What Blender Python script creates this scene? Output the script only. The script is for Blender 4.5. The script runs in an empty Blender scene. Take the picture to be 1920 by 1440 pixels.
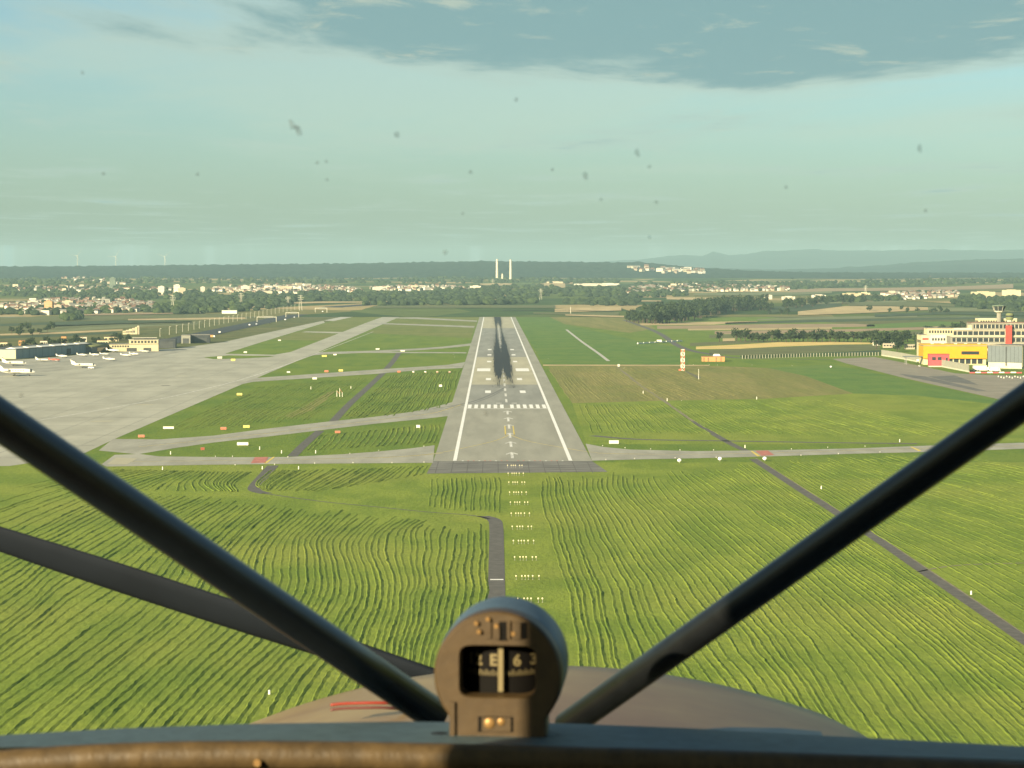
import bpy, bmesh, math, random
import numpy as np
from mathutils import Vector, Matrix
from mathutils.geometry import tessellate_polygon
rnd = random.Random(7)
sc = bpy.context.scene
C = sc.collection
R = math.radians
PI = math.pi

# ------------------------------------------------------------------ camera, world, sun, exposure
H = 71.0                       # eye height above the runway
F = 4200.0                     # focal length in pixels of the 1920-pixel photograph
cam_d = bpy.data.cameras.new('camera')
cam = bpy.data.objects.new('camera', cam_d); C.objects.link(cam)
cam.location = (0, 0, H)
cam_d.sensor_width = 36; cam_d.lens = 36 * F / 1920
cam_d.clip_start = 0.02; cam_d.clip_end = 80000
YAW, PITCH = math.atan(36 / F), math.atan(208 / F)
cam.rotation_euler = (PI / 2 - PITCH, 0, -YAW)
cam_d.dof.use_dof = True; cam_d.dof.focus_distance = 900; cam_d.dof.aperture_fstop = 78.75 / 2.4
sc.camera = cam

SUN_EL, SUN_AZ = 18.0, 218.0   # azimuth clockwise from +Y: the sun stands low behind the aircraft, to its left
sun_d = bpy.data.lights.new('sun', 'SUN'); sun_d.energy = 5.0; sun_d.angle = R(0.6); sun_d.color = (1.0, 0.84, 0.56)
sun = bpy.data.objects.new('sun', sun_d); C.objects.link(sun)
sdir = Vector((math.sin(R(SUN_AZ)) * math.cos(R(SUN_EL)), math.cos(R(SUN_AZ)) * math.cos(R(SUN_EL)), math.sin(R(SUN_EL))))
sun.rotation_euler = sdir.to_track_quat('Z', 'Y').to_euler()

w = bpy.data.worlds.new('World'); sc.world = w; w.use_nodes = True
nt = w.node_tree; nt.nodes.clear()
def N(t, k, **kw):
    n = t.nodes.new(k)
    for a, b in kw.items():
        setattr(n, a, b)
    return n
def mathn(t, op, a, b=None, c=None, clamp=False):
    n = N(t, 'ShaderNodeMath', operation=op); n.use_clamp = clamp
    for i, v in enumerate((a, b, c)):
        if v is None: continue
        if isinstance(v, (int, float)): n.inputs[i].default_value = v
        else: t.links.new(v, n.inputs[i])
    return n.outputs[0]
def mixc(t, fac, a, b, blend='MIX'):
    n = N(t, 'ShaderNodeMix', data_type='RGBA', blend_type=blend)
    for s, v in ((n.inputs[0], fac), (n.inputs[6], a), (n.inputs[7], b)):
        if isinstance(v, (int, float)): s.default_value = v
        elif isinstance(v, tuple): s.default_value = (*v, 1) if len(v) == 3 else v
        else: t.links.new(v, s)
    return n.outputs[2]
def ramp(t, fac, p0, p1, c0=(0, 0, 0), c1=(1, 1, 1)):
    n = N(t, 'ShaderNodeValToRGB'); e = n.color_ramp.elements
    e[0].position = p0; e[1].position = p1; e[0].color = (*c0, 1); e[1].color = (*c1, 1)
    n.color_ramp.interpolation = 'EASE'
    t.links.new(fac, n.inputs[0]); return n.outputs[0]
def noise(t, vec, scale, detail=4, rough=0.55, dist=0.0):
    n = N(t, 'ShaderNodeTexNoise'); n.inputs['Scale'].default_value = scale; n.inputs['Detail'].default_value = detail
    n.inputs['Roughness'].default_value = rough; n.inputs['Distortion'].default_value = dist
    if vec is not None: t.links.new(vec, n.inputs['Vector'])
    return n.outputs[0]
def mapping(t, vec, loc=(0, 0, 0), rot=(0, 0, 0), scale=(1, 1, 1)):
    n = N(t, 'ShaderNodeMapping'); n.inputs['Location'].default_value = loc; n.inputs['Rotation'].default_value = rot
    n.inputs['Scale'].default_value = scale; t.links.new(vec, n.inputs['Vector']); return n.outputs[0]

sky = N(nt, 'ShaderNodeTexSky', sky_type='NISHITA', sun_disc=False)
sky.sun_elevation = R(SUN_EL); sky.sun_rotation = R(SUN_AZ); sky.altitude = 400; sky.air_density = 1.0; sky.dust_density = 2.2; sky.ozone_density = 1.0
SKY_STRENGTH = 0.05
base_sky = mixc(nt, 1.0, sky.outputs[0], (0.77, 0.99, 1.03), 'MULTIPLY')
tc = N(nt, 'ShaderNodeTexCoord')
sep = N(nt, 'ShaderNodeSeparateXYZ'); nt.links.new(tc.outputs['Generated'], sep.inputs[0])
zc = mathn(nt, 'MAXIMUM', sep.outputs[2], 0.012)
cx = mathn(nt, 'DIVIDE', sep.outputs[0], zc); cy = mathn(nt, 'DIVIDE', sep.outputs[1], zc)
cmb = N(nt, 'ShaderNodeCombineXYZ'); nt.links.new(cx, cmb.inputs[0]); nt.links.new(cy, cmb.inputs[1])
plane = cmb.outputs[0]                                   # a flat cloud deck overhead, in units of its height
deck_n = noise(nt, mapping(nt, plane, loc=(5.3, 1.1, 0.0), scale=(0.9, 0.42, 1)), 0.55, 9, 0.62, 0.35)
# the deck thickens ahead and to the right, and thins out again further away
off = mathn(nt, 'ADD', cx, mathn(nt, 'MULTIPLY', cy, 0.0))
dx = mathn(nt, 'MULTIPLY', mathn(nt, 'SUBTRACT', off, 1.0), 0.35)
dy = mathn(nt, 'MULTIPLY', mathn(nt, 'SUBTRACT', cy, 7.8), 0.21)
r2 = mathn(nt, 'ADD', mathn(nt, 'MULTIPLY', dx, dx), mathn(nt, 'MULTIPLY', dy, dy))
bank = mathn(nt, 'MULTIPLY_ADD', mathn(nt, 'SUBTRACT', 1.0, r2), 0.54, 0.0)
bank = mathn(nt, 'MAXIMUM', bank, -0.05)
cov = mathn(nt, 'ADD', mathn(nt, 'MULTIPLY_ADD', deck_n, 1.35, -0.175), bank)
deck = ramp(nt, cov, 0.46, 0.76)
thick = ramp(nt, cov, 0.58, 0.80)
cloud_col = mixc(nt, thick, (3.7, 4.7, 4.2), (1.75, 3.05, 3.2))
rimn = noise(nt, mapping(nt, plane, loc=(0.4, 5.2, 0), scale=(1.2, 0.55, 1)), 1.6, 8, 0.64, 0.4)
rim = mathn(nt, 'MULTIPLY', ramp(nt, rimn, 0.54, 0.70), 0.6)
cloud_col = mixc(nt, rim, cloud_col, (4.9, 5.2, 4.0))
cir_n = noise(nt, mapping(nt, plane, loc=(9.0, 2.0, 0), rot=(0, 0, 0.35), scale=(0.20, 0.10, 1)), 1.0, 7, 0.58, 0.6)
thin = mathn(nt, 'DIVIDE', mathn(nt, 'SUBTRACT', sep.outputs[2], 0.030), 0.035, clamp=True)        # thin cloud is lost in the haze low down
cir = mathn(nt, 'MULTIPLY', mathn(nt, 'MULTIPLY', ramp(nt, cir_n, 0.48, 0.64), 0.42), thin)
s1 = mixc(nt, cir, base_sky, (4.4, 5.2, 4.2))
s2 = mixc(nt, mathn(nt, 'MULTIPLY', deck, 0.96), s1, cloud_col)
bg = N(nt, 'ShaderNodeBackground'); bg.inputs[1].default_value = SKY_STRENGTH
nt.links.new(s2, bg.inputs[0])
wo = N(nt, 'ShaderNodeOutputWorld'); nt.links.new(bg.outputs[0], wo.inputs[0])

vs = sc.view_settings
vs.view_transform = 'Standard'; vs.look = 'None'; vs.gamma = 1.0; vs.exposure = 1.4; vs.use_curve_mapping = False
sc.cycles.use_denoising = True
sc.cycles.max_bounces = 6; sc.cycles.volume_bounces = 0; sc.cycles.transparent_max_bounces = 12
sc.cycles.sample_clamp_indirect = 4

# ------------------------------------------------------------------ finding places on the ground
RM = cam.rotation_euler.to_matrix()
def ray(px, py):
    return (RM @ Vector((px - 960, 720 - py, -F))).normalized()
def sm(a, b, x):
    t = np.clip((x - a) / (b - a), 0, 1); return t * t * (3 - 2 * t)
PY = [0, 3600, 4000, 4500, 5000, 5500, 6000, 7000, 8000, 9000, 40000]
PH = [0, 0, 8, 12, 15, 19, 24, 34, 43, 50, 50]
def wav(x, y, s, k):
    return np.sin(x / s + k) * np.cos(y / (s * 1.3) + 1.7 * k) + 0.5 * np.sin(x / (s * .43) - 2 * k + y / (s * .9))
def terr(x, y):
    x = np.asarray(x, float); y = np.asarray(y, float)
    h = np.interp(y, PY, PH)
    return h + sm(4200, 5500, y) * 2.2 * wav(x, y, 420., 1.3)
def terr_s(x, y):
    for i in range(len(PY) - 1):
        if y <= PY[i + 1]: break
    h = PH[i] + (PH[i + 1] - PH[i]) * (y - PY[i]) / (PY[i + 1] - PY[i]); t = min(1, max(0, (y - 4200) / 1300)); s, k = 420., 1.3
    return h + t * t * (3 - 2 * t) * 2.2 * (math.sin(x / s + k) * math.cos(y / (s * 1.3) + 1.7 * k) + 0.5 * math.sin(x / (s * .43) - 2 * k + y / (s * .9)))
def G(px, py, z=0.0):
    d = ray(px, py); t = (z - H) / d.z
    return Vector((d.x * t, d.y * t, z))
def GT(px, py, lift=0.0):
    d = ray(px, py)
    if py > 600: return G(px, py) + Vector((0, 0, lift))
    a = t = 3300.0
    while t < 11000 and H + d.z * t > terr_s(d.x * t, d.y * t): a = t; t += 60.0
    b = t
    for _ in range(7):
        t = (a + b) / 2
        if H + d.z * t > terr_s(d.x * t, d.y * t): a = t
        else: b = t
    return Vector((d.x * t, d.y * t, float(terr(d.x * t, d.y * t)) + lift))
def at(px, py, dist):                       # the point seen at a pixel, that many metres ahead
    d = ray(px, py); return Vector((0, 0, H)) + d * (dist / d.y)

# ------------------------------------------------------------------ materials
def mat(name, col, rough=0.8, var=0.0, scale=1.0, col2=None, bump=0.0, metal=0.0, spec=0.3, detail=5, stretch=(1, 1, 1), emit=None, coat=0.0):
    m = bpy.data.materials.new(name); m.use_nodes = True; t = m.node_tree
    b = t.nodes['Principled BSDF']; b.inputs['Roughness'].default_value = rough; b.inputs['Metallic'].default_value = metal
    b.inputs['Specular IOR Level'].default_value = spec; b.inputs['Base Color'].default_value = (*col, 1)
    b.inputs['Coat Weight'].default_value = coat
    if var or col2 or bump:
        g = N(t, 'ShaderNodeNewGeometry'); v = mapping(t, g.outputs['Position'], scale=stretch)
        n = noise(t, v, scale, detail, 0.6)
        a = tuple(c * (1 - var) for c in col); c2 = col2 or tuple(min(1, c * (1 + var)) for c in col)
        t.links.new(ramp(t, n, 0.32, 0.68, a, c2), b.inputs['Base Color'])
        if bump:
            bn = N(t, 'ShaderNodeBump'); bn.inputs['Strength'].default_value = bump; bn.inputs['Distance'].default_value = 0.3 / scale
            t.links.new(n, bn.inputs['Height']); t.links.new(bn.outputs[0], b.inputs['Normal'])
    return m
M = {}
def grass_mat(name, c1, c2, c3, fine=0.8, mid=0.06, big=0.012, stretch=(1, 0.4, 1), bump=0.6):
    m = bpy.data.materials.new(name); m.use_nodes = True; t = m.node_tree; b = t.nodes['Principled BSDF']
    b.inputs['Roughness'].default_value = 0.9; b.inputs['Specular IOR Level'].default_value = 0.1
    g = N(t, 'ShaderNodeNewGeometry'); v = mapping(t, g.outputs['Position'], scale=stretch)
    nf = noise(t, v, fine, 4, 0.65); nm = noise(t, v, mid, 5, 0.6); nb = noise(t, g.outputs['Position'], big, 3, 0.5)
    c = mixc(t, ramp(t, nm, 0.38, 0.62), tuple(x * .95 for x in c1), c2)
    c = mixc(t, mathn(t, 'MULTIPLY', ramp(t, nb, 0.42, 0.75), 0.7), c, c3)
    c = mixc(t, mathn(t, 'MULTIPLY', ramp(t, nf, 0.3, 0.75), 0.6), c, mixc(t, 1.0, c, (1.5, 1.45, 1.3), 'MULTIPLY'))
    t.links.new(c, b.inputs['Base Color'])
    bn = N(t, 'ShaderNodeBump'); bn.inputs['Strength'].default_value = bump; bn.inputs['Distance'].default_value = 0.45
    t.links.new(nf, bn.inputs['Height']); t.links.new(bn.outputs[0], b.inputs['Normal'])
    return m
M['grass'] = grass_mat('grass', (0.130, 0.186, 0.026), (0.172, 0.222, 0.034), (0.200, 0.226, 0.042))
M['row'] = grass_mat('row_grass', (0.105, 0.158, 0.022), (0.145, 0.190, 0.028), (0.165, 0.190, 0.034))
M['lawn'] = grass_mat('lawn', (0.100, 0.160, 0.024), (0.125, 0.178, 0.026), (0.145, 0.19, 0.03), stretch=(1, .25, 1))
M['meadow'] = grass_mat('meadow', (0.080, 0.094, 0.032), (0.112, 0.120, 0.042), (0.150, 0.136, 0.058))
M['bright'] = grass_mat('bright_grass', (0.085, 0.155, 0.034), (0.105, 0.172, 0.036), (0.125, 0.175, 0.04))
M['oliveg'] = grass_mat('olive_grass', (0.120, 0.150, 0.036), (0.150, 0.170, 0.045), (0.175, 0.175, 0.06))
M['dry'] = grass_mat('dry_grass', (0.165, 0.165, 0.052), (0.20, 0.185, 0.065), (0.15, 0.17, 0.045), fine=0.5, stretch=(1, .06, 1))
def patch_mat(name):
    m = bpy.data.materials.new(name); m.use_nodes = True; t = m.node_tree; b = t.nodes['Principled BSDF']
    b.inputs['Roughness'].default_value = 0.95; b.inputs['Specular IOR Level'].default_value = 0.05
    g = N(t, 'ShaderNodeNewGeometry'); v = mapping(t, g.outputs['Position'], rot=(0, 0, 0.25), scale=(0.0045, 0.0028, 0))
    vo = N(t, 'ShaderNodeTexVoronoi'); vo.inputs['Scale'].default_value = 1.0; t.links.new(v, vo.inputs['Vector'])
    s = N(t, 'ShaderNodeSeparateColor'); t.links.new(vo.outputs['Color'], s.inputs[0])
    n = N(t, 'ShaderNodeValToRGB'); n.color_ramp.interpolation = 'CONSTANT'; t.links.new(s.outputs[0], n.inputs[0])
    e = n.color_ramp.elements; cols = [(0, (.045, .075, .022)), (.22, (.09, .12, .03)), (.42, (.055, .09, .028)), (.56, (.17, .16, .06)), (.68, (.36, .28, .14)), (.88, (.10, .13, .04))]
    e[0].color = (*cols[0][1], 1); e[1].position = cols[1][0]; e[1].color = (*cols[1][1], 1)
    for p, c in cols[2:]:
        x = e.new(p); x.color = (*c, 1)
    nn = noise(t, g.outputs['Position'], 0.02, 5)
    t.links.new(mixc(t, 0.5, n.outputs[0], mixc(t, 1.0, n.outputs[0], ramp(t, nn, .3, .7, (.7, .7, .7), (1.3, 1.3, 1.3)), 'MULTIPLY')), b.inputs['Base Color'])
    return m
M['patch'] = patch_mat('farmland')
M['forest'] = mat('forest', (0.006, 0.020, 0.018), 0.95, col2=(0.030, 0.052, 0.034), scale=0.03, detail=7, spec=0.05)  # bluish base colours take in part of the haze
M['farhill'] = mat('far_hills', (0.006, 0.022, 0.022), 0.95, col2=(0.020, 0.040, 0.032), scale=0.002, spec=0.05)  # haze blue put into the base colour here too
M['asphalt'] = mat('asphalt', (0.31, 0.303, 0.25), 0.85, 0.14, 0.09, stretch=(1, .25, 1), spec=0.2)
M['apron'] = mat('apron_concrete', (0.36, 0.352, 0.285), 0.85, 0.12, 0.05, stretch=(1, .3, 1), spec=0.2)
M['pad'] = mat('dark_asphalt', (0.16, 0.155, 0.14), 0.85, 0.30, 0.25, stretch=(.25, 1, 1), spec=0.2)
M['path'] = mat('path_asphalt', (0.11, 0.105, 0.095), 0.9, 0.15, 0.4, spec=0.2)
M['gravel'] = mat('gravel_path', (0.21, 0.19, 0.13), 0.95, 0.2, 0.3, spec=0.1)
M['concrete'] = mat('runway_concrete', (0.40, 0.375, 0.27), 0.85, 0.09, 0.08, stretch=(1, .2, 1), spec=0.2)
M['motorway'] = mat('motorway_asphalt', (0.045, 0.05, 0.055), 0.85, 0.2, 0.1, spec=0.2)
M['white'] = mat('white_paint', (0.78, 0.77, 0.72), 0.7, 0.07, 0.4)
M['wornwhite'] = mat('worn_white_paint', (0.42, 0.41, 0.37), 0.8, col2=(0.74, 0.73, 0.67), scale=0.5, stretch=(1, .3, 1))
M['yellow'] = mat('yellow_paint', (0.62, 0.48, 0.10), 0.7, 0.1, 0.5)
M['redpaint'] = mat('red_paint', (0.42, 0.16, 0.12), 0.8, 0.2, 0.4)
M['signred'] = mat('sign_red', (0.44, 0.13, 0.075), 0.5, 0.05, 2)
M['signyellow'] = mat('sign_yellow', (0.58, 0.47, 0.12), 0.5, 0.05, 2)
M['signwhite'] = mat('sign_white', (0.66, 0.64, 0.54), 0.5, 0.04, 2)
M['post'] = mat('grey_metal', (0.30, 0.30, 0.28), 0.5, 0.1, 3, metal=0.5)
M['lamp'] = mat('lamp_paint', (0.58, 0.53, 0.32), 0.45, 0.06, 6)
M['cream'] = mat('cream_render', (0.50, 0.44, 0.27), 0.8, 0.05, 0.15)
M['offwhite'] = mat('white_render', (0.52, 0.49, 0.38), 0.8, 0.06, 0.2)
M['yellowclad'] = mat('yellow_cladding', (0.50, 0.27, 0.008), 0.6, 0.04, 0.2)
M['pinkclad'] = mat('red_pink_cladding', (0.40, 0.07, 0.08), 0.6, 0.06, 0.3)
M['redclad'] = mat('red_cladding', (0.42, 0.055, 0.04), 0.6, 0.05, 0.3)
M['greyclad'] = mat('grey_blue_cladding', (0.105, 0.125, 0.135), 0.6, 0.06, 0.2)
M['hangar'] = mat('hangar_cladding', (0.22, 0.27, 0.27), 0.6, 0.08, 0.25, stretch=(1, 1, .2))
M['officewall'] = mat('pale_grey_panels', (0.23, 0.215, 0.17), 0.8, 0.08, 0.3)
M['roofgrey'] = mat('grey_roof', (0.20, 0.19, 0.16), 0.85, 0.15, 0.2)
M['roofdark'] = mat('dark_roof', (0.055, 0.06, 0.06), 0.85, 0.15, 0.2)
M['tile'] = mat('red_tile_roof', (0.11, 0.068, 0.05), 0.85, col2=(0.18, 0.10, 0.07), scale=0.05)
M['glass'] = mat('dark_window', (0.03, 0.035, 0.04), 0.12, spec=0.6)
M['wall1'] = mat('house_wall_white', (0.56, 0.53, 0.44), 0.8, 0.08, 0.05)
M['wall2'] = mat('house_wall_cream', (0.42, 0.37, 0.26), 0.8, 0.1, 0.05)
M['wall3'] = mat('house_wall_tan', (0.36, 0.29, 0.21), 0.8, 0.1, 0.05)
M['orange'] = mat('orange_render', (0.44, 0.24, 0.09), 0.8, 0.06, 0.1)
M['greentower'] = mat('green_grey_facade', (0.13, 0.17, 0.12), 0.7, 0.08, 0.1)
M['leaf'] = mat('leaf', (0.012, 0.023, 0.012), 0.85, col2=(0.031, 0.046, 0.020), scale=0.35, spec=0.15)
M['leaf2'] = mat('leaf_light', (0.020, 0.036, 0.013), 0.85, col2=(0.050, 0.070, 0.022), scale=0.35, spec=0.15)
M['bark'] = mat('bark', (0.06, 0.045, 0.03), 0.9, 0.2, 2)
M['planewhite'] = mat('aircraft_white', (0.66, 0.64, 0.55), 0.3, 0.02, 1, coat=0.3)
M['planered'] = mat('aircraft_red', (0.55, 0.14, 0.10), 0.3, 0.02, 1)
M['rubber'] = mat('rubber', (0.02, 0.02, 0.02), 0.8)
M['gold'] = mat('ripe_wheat', (0.60, 0.44, 0.15), 0.9, 0.1, 0.05)
M['tan'] = mat('stubble', (0.42, 0.32, 0.16), 0.95, 0.14, 0.03, stretch=(1, .3, 1))
M['brownf'] = mat('ploughed_soil', (0.29, 0.21, 0.12), 0.95, 0.14, 0.03)
M['dkgreen'] = mat('maize', (0.036, 0.062, 0.020), 0.95, 0.2, 0.05)
M['olive'] = mat('olive_crop', (0.105, 0.115, 0.035), 0.95, 0.15, 0.04)
M['palegreen'] = mat('pale_crop', (0.15, 0.165, 0.07), 0.95, 0.12, 0.04)
M['barrier'] = mat('pale_concrete', (0.46, 0.44, 0.35), 0.85, 0.08, 0.3)
M['fencegrey'] = mat('grey_mesh_panel', (0.22, 0.22, 0.18), 0.7, 0.08, 0.5)
for k, c in (('car_white', (.75, .74, .68)), ('car_dark', (.03, .035, .045)), ('car_red', (.45, .06, .04)), ('car_silver', (.4, .42, .43)), ('truck', (.7, .68, .6))):
    M[k] = mat(k, c, 0.3, spec=0.5, coat=0.3)

# ------------------------------------------------------------------ helpers: meshes, things, parts
class MB:
    def __init__(s): s.v = []; s.f = []; s.m = []; s.mats = []
    def mi(s, m):
        if m not in s.mats: s.mats.append(m)
        return s.mats.index(m)
    def add(s, vs, fs, m):
        o = len(s.v); i = s.mi(m)
        s.v += [tuple(v) for v in vs]; s.f += [tuple(a + o for a in f) for f in fs]; s.m += [i] * len(fs)
        return s
    def box(s, c, size, m, rz=0.0, top=1.0):
        x, y, z = (a / 2 for a in size); cs, sn = math.cos(rz), math.sin(rz); vs = []
        for k, q in ((-z, 1.0), (z, top)):
            for a, b in ((-x, -y), (x, -y), (x, y), (-x, y)):
                a *= q; b *= q
                vs.append((c[0] + a * cs - b * sn, c[1] + a * sn + b * cs, c[2] + k))
        return s.add(vs, [(3, 2, 1, 0), (4, 5, 6, 7), (0, 1, 5, 4), (1, 2, 6, 5), (2, 3, 7, 6), (3, 0, 4, 7)], m)
    def loft(s, rings, m, cap=True, closed=True):
        n = len(rings[0]); vs = [p for r in rings for p in r]; fs = []
        for i in range(len(rings) - 1):
            for j in range(n if closed else n - 1):
                k = (j + 1) % n
                fs.append((i * n + j, i * n + k, (i + 1) * n + k, (i + 1) * n + j))
        if cap and closed:
            fs.append(tuple(range(n - 1, -1, -1))); fs.append(tuple((len(rings) - 1) * n + j for j in range(n)))
        return s.add(vs, fs, m)
    def tube(s, a, b, r0, r1, m, n=8):
        a, b = Vector(a), Vector(b); d = (b - a).normalized()
        u = d.orthogonal().normalized(); v = d.cross(u)
        rr = [[a + (u * math.cos(k * 2 * PI / n) + v * math.sin(k * 2 * PI / n)) * r0 for k in range(n)],
              [b + (u * math.cos(k * 2 * PI / n) + v * math.sin(k * 2 * PI / n)) * r1 for k in range(n)]]
        return s.loft(rr, m)
    def mesh(s, name, smooth=False):
        me = bpy.data.meshes.new(name); me.from_pydata(s.v, [], s.f)
        for m in s.mats: me.materials.append(M[m] if isinstance(m, str) else m)
        me.polygons.foreach_set('material_index', s.m)
        if smooth: me.polygons.foreach_set('use_smooth', [True] * len(s.f))
        me.update(); return me
    def build(s, name, parent=None, smooth=False):
        return link(name, s.mesh(name, smooth), parent)
def link(name, me, parent=None, loc=None):
    o = bpy.data.objects.new(name, me); C.objects.link(o)
    if parent: o.parent = parent
    if loc is not None: o.location = loc
    return o
def tag(o, label=None, cat=None, group=None, kind=None):
    if label: o['label'] = label
    if cat: o['category'] = cat
    if group: o['group'] = group
    if kind: o['kind'] = kind
    return o
def thing(name, label, cat, loc=(0, 0, 0), rz=0.0, group=None):
    o = bpy.data.objects.new(name, None); C.objects.link(o); o.location = loc; o.rotation_euler = (0, 0, rz); o.empty_display_size = .1
    return tag(o, label, cat, group)
def copy_tree(o, parent=None):
    c = o.copy(); C.objects.link(c); c.parent = parent
    for ch in o.children: copy_tree(ch, c)
    return c
def poly(name, pts, m, z, parent=None, kind='structure', label=None):
    pts = [Vector((p[0], p[1], z)) for p in pts]
    tri = tessellate_polygon([pts])
    me = bpy.data.meshes.new(name); me.from_pydata(pts, [], [tuple(t) for t in tri]); me.materials.append(M[m])
    bm = bmesh.new(); bm.from_mesh(me); bmesh.ops.recalc_face_normals(bm, faces=bm.faces)
    if bm.faces and bm.faces[0].normal.z < 0: bmesh.ops.reverse_faces(bm, faces=bm.faces)
    bm.to_mesh(me); bm.free()
    o = link(name, me, parent)
    if parent is None: tag(o, label, None, None, kind)
    return o
def pxpoly(name, px, m, z, parent=None, label=None):
    return poly(name, [G(*p) for p in px], m, z, parent, label=label)
def band(name, rows, m, lift, label=None, n=6, nv=4):
    """a strip of land between two lines, draped over the terrain"""
    xs = []; 
    for (a, t0, b0), (c, t1, b1) in zip(rows[:-1], rows[1:]):
        for i in range(n): f = i / n; xs.append((a + (c - a) * f, t0 + (t1 - t0) * f, b0 + (b1 - b0) * f))
    xs.append(rows[-1]); grid = [[GT(x, t + (b - t) * j / nv, lift) for j in range(nv + 1)] for x, t, b in xs]
    o = MB().loft([list(reversed(g)) for g in grid], m, closed=False).build(name)
    return tag(o, label, kind='structure')

# ------------------------------------------------------------------ the land
def grid_mesh(name, xs2, ys2, zs2, m):
    nr, nc = xs2.shape
    v = np.stack([xs2, ys2, zs2], -1).reshape(-1, 3)
    i = np.arange(nr * nc).reshape(nr, nc)
    f = np.stack([i[:-1, :-1], i[:-1, 1:], i[1:, 1:], i[1:, :-1]], -1).reshape(-1, 4)
    me = bpy.data.meshes.new(name); me.from_pydata(v.tolist(), [], f.tolist()); me.materials.append(M[m])
    me.polygons.foreach_set('use_smooth', [True] * len(f)); me.update()
    return tag(link(name, me), kind='structure')
ax = np.array([-6000, -2500, -900, -420, 0, 540, 1200, 2500, 6000.]); ay = np.array([-2500, -200, 300, 1000, 2000, 3000, 3620.])
gx, gy = np.meshgrid(ax, ay); g = grid_mesh('ground', gx, gy, gx * 0, 'meadow')
tt = np.linspace(-1.6, 1.6, 420); dd = np.concatenate([np.linspace(3620, 6000, 60), np.linspace(6050, 9400, 50)])
T, D = np.meshgrid(tt, dd); X = T * D; g = grid_mesh('terrain', X, D, terr(X, D), 'patch')
rng = np.random.default_rng(3)
def hill_range(name, m, d0, dc, d1, crest, base0, rough, ncol=900, nrow=34):
    px = np.linspace(-4200, 6100, ncol * 2); cp = [p[0] for p in crest]; cyv = [p[1] for p in crest]
    yc = np.interp(px, cp, cyv); out = (px < 0) | (px > 1920)
    yc = yc + np.where(out, 4 * np.sin(px / 310.) + 2 * np.sin(px / 97.), 0) * np.clip(np.maximum(-px, px - 1920) / 300, 0, 1)
    t = (px - 924) / F
    dd = np.concatenate([np.linspace(d0, dc, nrow), np.linspace(dc, d1, 8)[1:]])
    Tt, Dd = np.meshgrid(t, dd); hc = H + (512 - yc) * dc / F
    up = sm(d0, dc, Dd) ** 0.85; dn = 1 - 0.5 * sm(dc, d1, Dd)
    b = base0
    Z = b + (hc[None, :] - b) * up * dn
    Xx = Tt * Dd
    relief = wav(Xx, Dd, 700., .6) * 7 * np.sin(np.clip(up, 0, 1) * PI)
    Z = Z + relief + rng.normal(0, rough, Z.shape)
    return grid_mesh(name, Xx, Dd, Z, m)
hill_range('wooded_hills', 'forest', 8950, 11200, 12600,
           [(-4200, 500), (0, 500), (100, 500), (300, 498), (480, 496), (700, 494), (800, 492), (900, 490), (1000, 491), (1080, 492), (1150, 492), (1200, 492), (1250, 497), (1300, 502), (1400, 508), (1500, 511), (1920, 512), (6100, 508)], 46, 2.2)
hill_range('middle_hills', 'farhill', 12800, 17000, 19000,
           [(-4200, 508), (1000, 508), (1200, 500), (1350, 503), (1450, 506), (1560, 503), (1650, 498), (1720, 492), (1800, 488), (1920, 485), (2400, 488), (6100, 500)], 40, 2.5, 500, 20)
hill_range('far_hills', 'farhill', 19500, 25000, 28000,
           [(-4200, 505), (1000, 505), (1100, 494), (1150, 489), (1200, 487), (1250, 481), (1285, 478), (1312, 481.5), (1325, 477), (1337, 472), (1350, 475), (1364, 479), (1400, 477), (1430, 471), (1480, 470), (1520, 467), (1560, 470), (1650, 470), (1750, 468), (1850, 470), (1920, 468), (2600, 474), (6100, 490)], 40, 3, 500, 20)

def T_(name): return name
# the airfield grass, field by field
poly('mown_field', [(-420, 150), (520, 150), (420, 838), (-420, 838)], 'grass', 0.012)
poly('airfield_lawn', [(-330, 838), (430, 838), (520, 1500), (560, 2400), (420, 3900), (-240, 3900), (-240, 1990), (-330, 1700)], 'lawn', 0.008)
pxpoly('dry_meadow', [(1028, 687), (1180, 686), (1330, 686), (1440, 690), (1510, 705), (1600, 738), (1430, 748), (1260, 751), (1073, 756)], 'dry', 0.02)
pxpoly('mown_field', [(1073, 756), (1260, 751), (1430, 748), (1600, 738), (1720, 742), (1920, 764), (1920, 829), (1500, 833), (1100, 833)], 'grass', 0.02)
pxpoly('bright_lawn', [(966, 596), (1020, 590), (1060, 608), (1200, 640), (1275, 652), (1290, 672), (1290, 684), (1020, 684)], 'bright', 0.02)
pxpoly('bright_lawn', [(1440, 690), (1560, 683), (1700, 712), (1860, 748), (1920, 764), (1720, 742), (1600, 738), (1510, 705)], 'bright', 0.024)
pxpoly('dry_meadow', [(960, 577), (1180, 590), (1230, 616), (1180, 624), (1060, 608), (1020, 590)], 'dry', 0.02)
pxpoly('dry_strip', [(1018, 683.5), (1330, 684.2), (1330, 686), (1018, 686)], 'tan', 0.03)
poly('olive_meadow', [(-150, 2650), (-24, 2450), (-22, 3950), (-150, 3950)], 'oliveg', 0.02); poly('olive_meadow', [(-236, 2400), (-183, 2350), (-180, 3900), (-236, 3900)], 'oliveg', 0.02)
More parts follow.
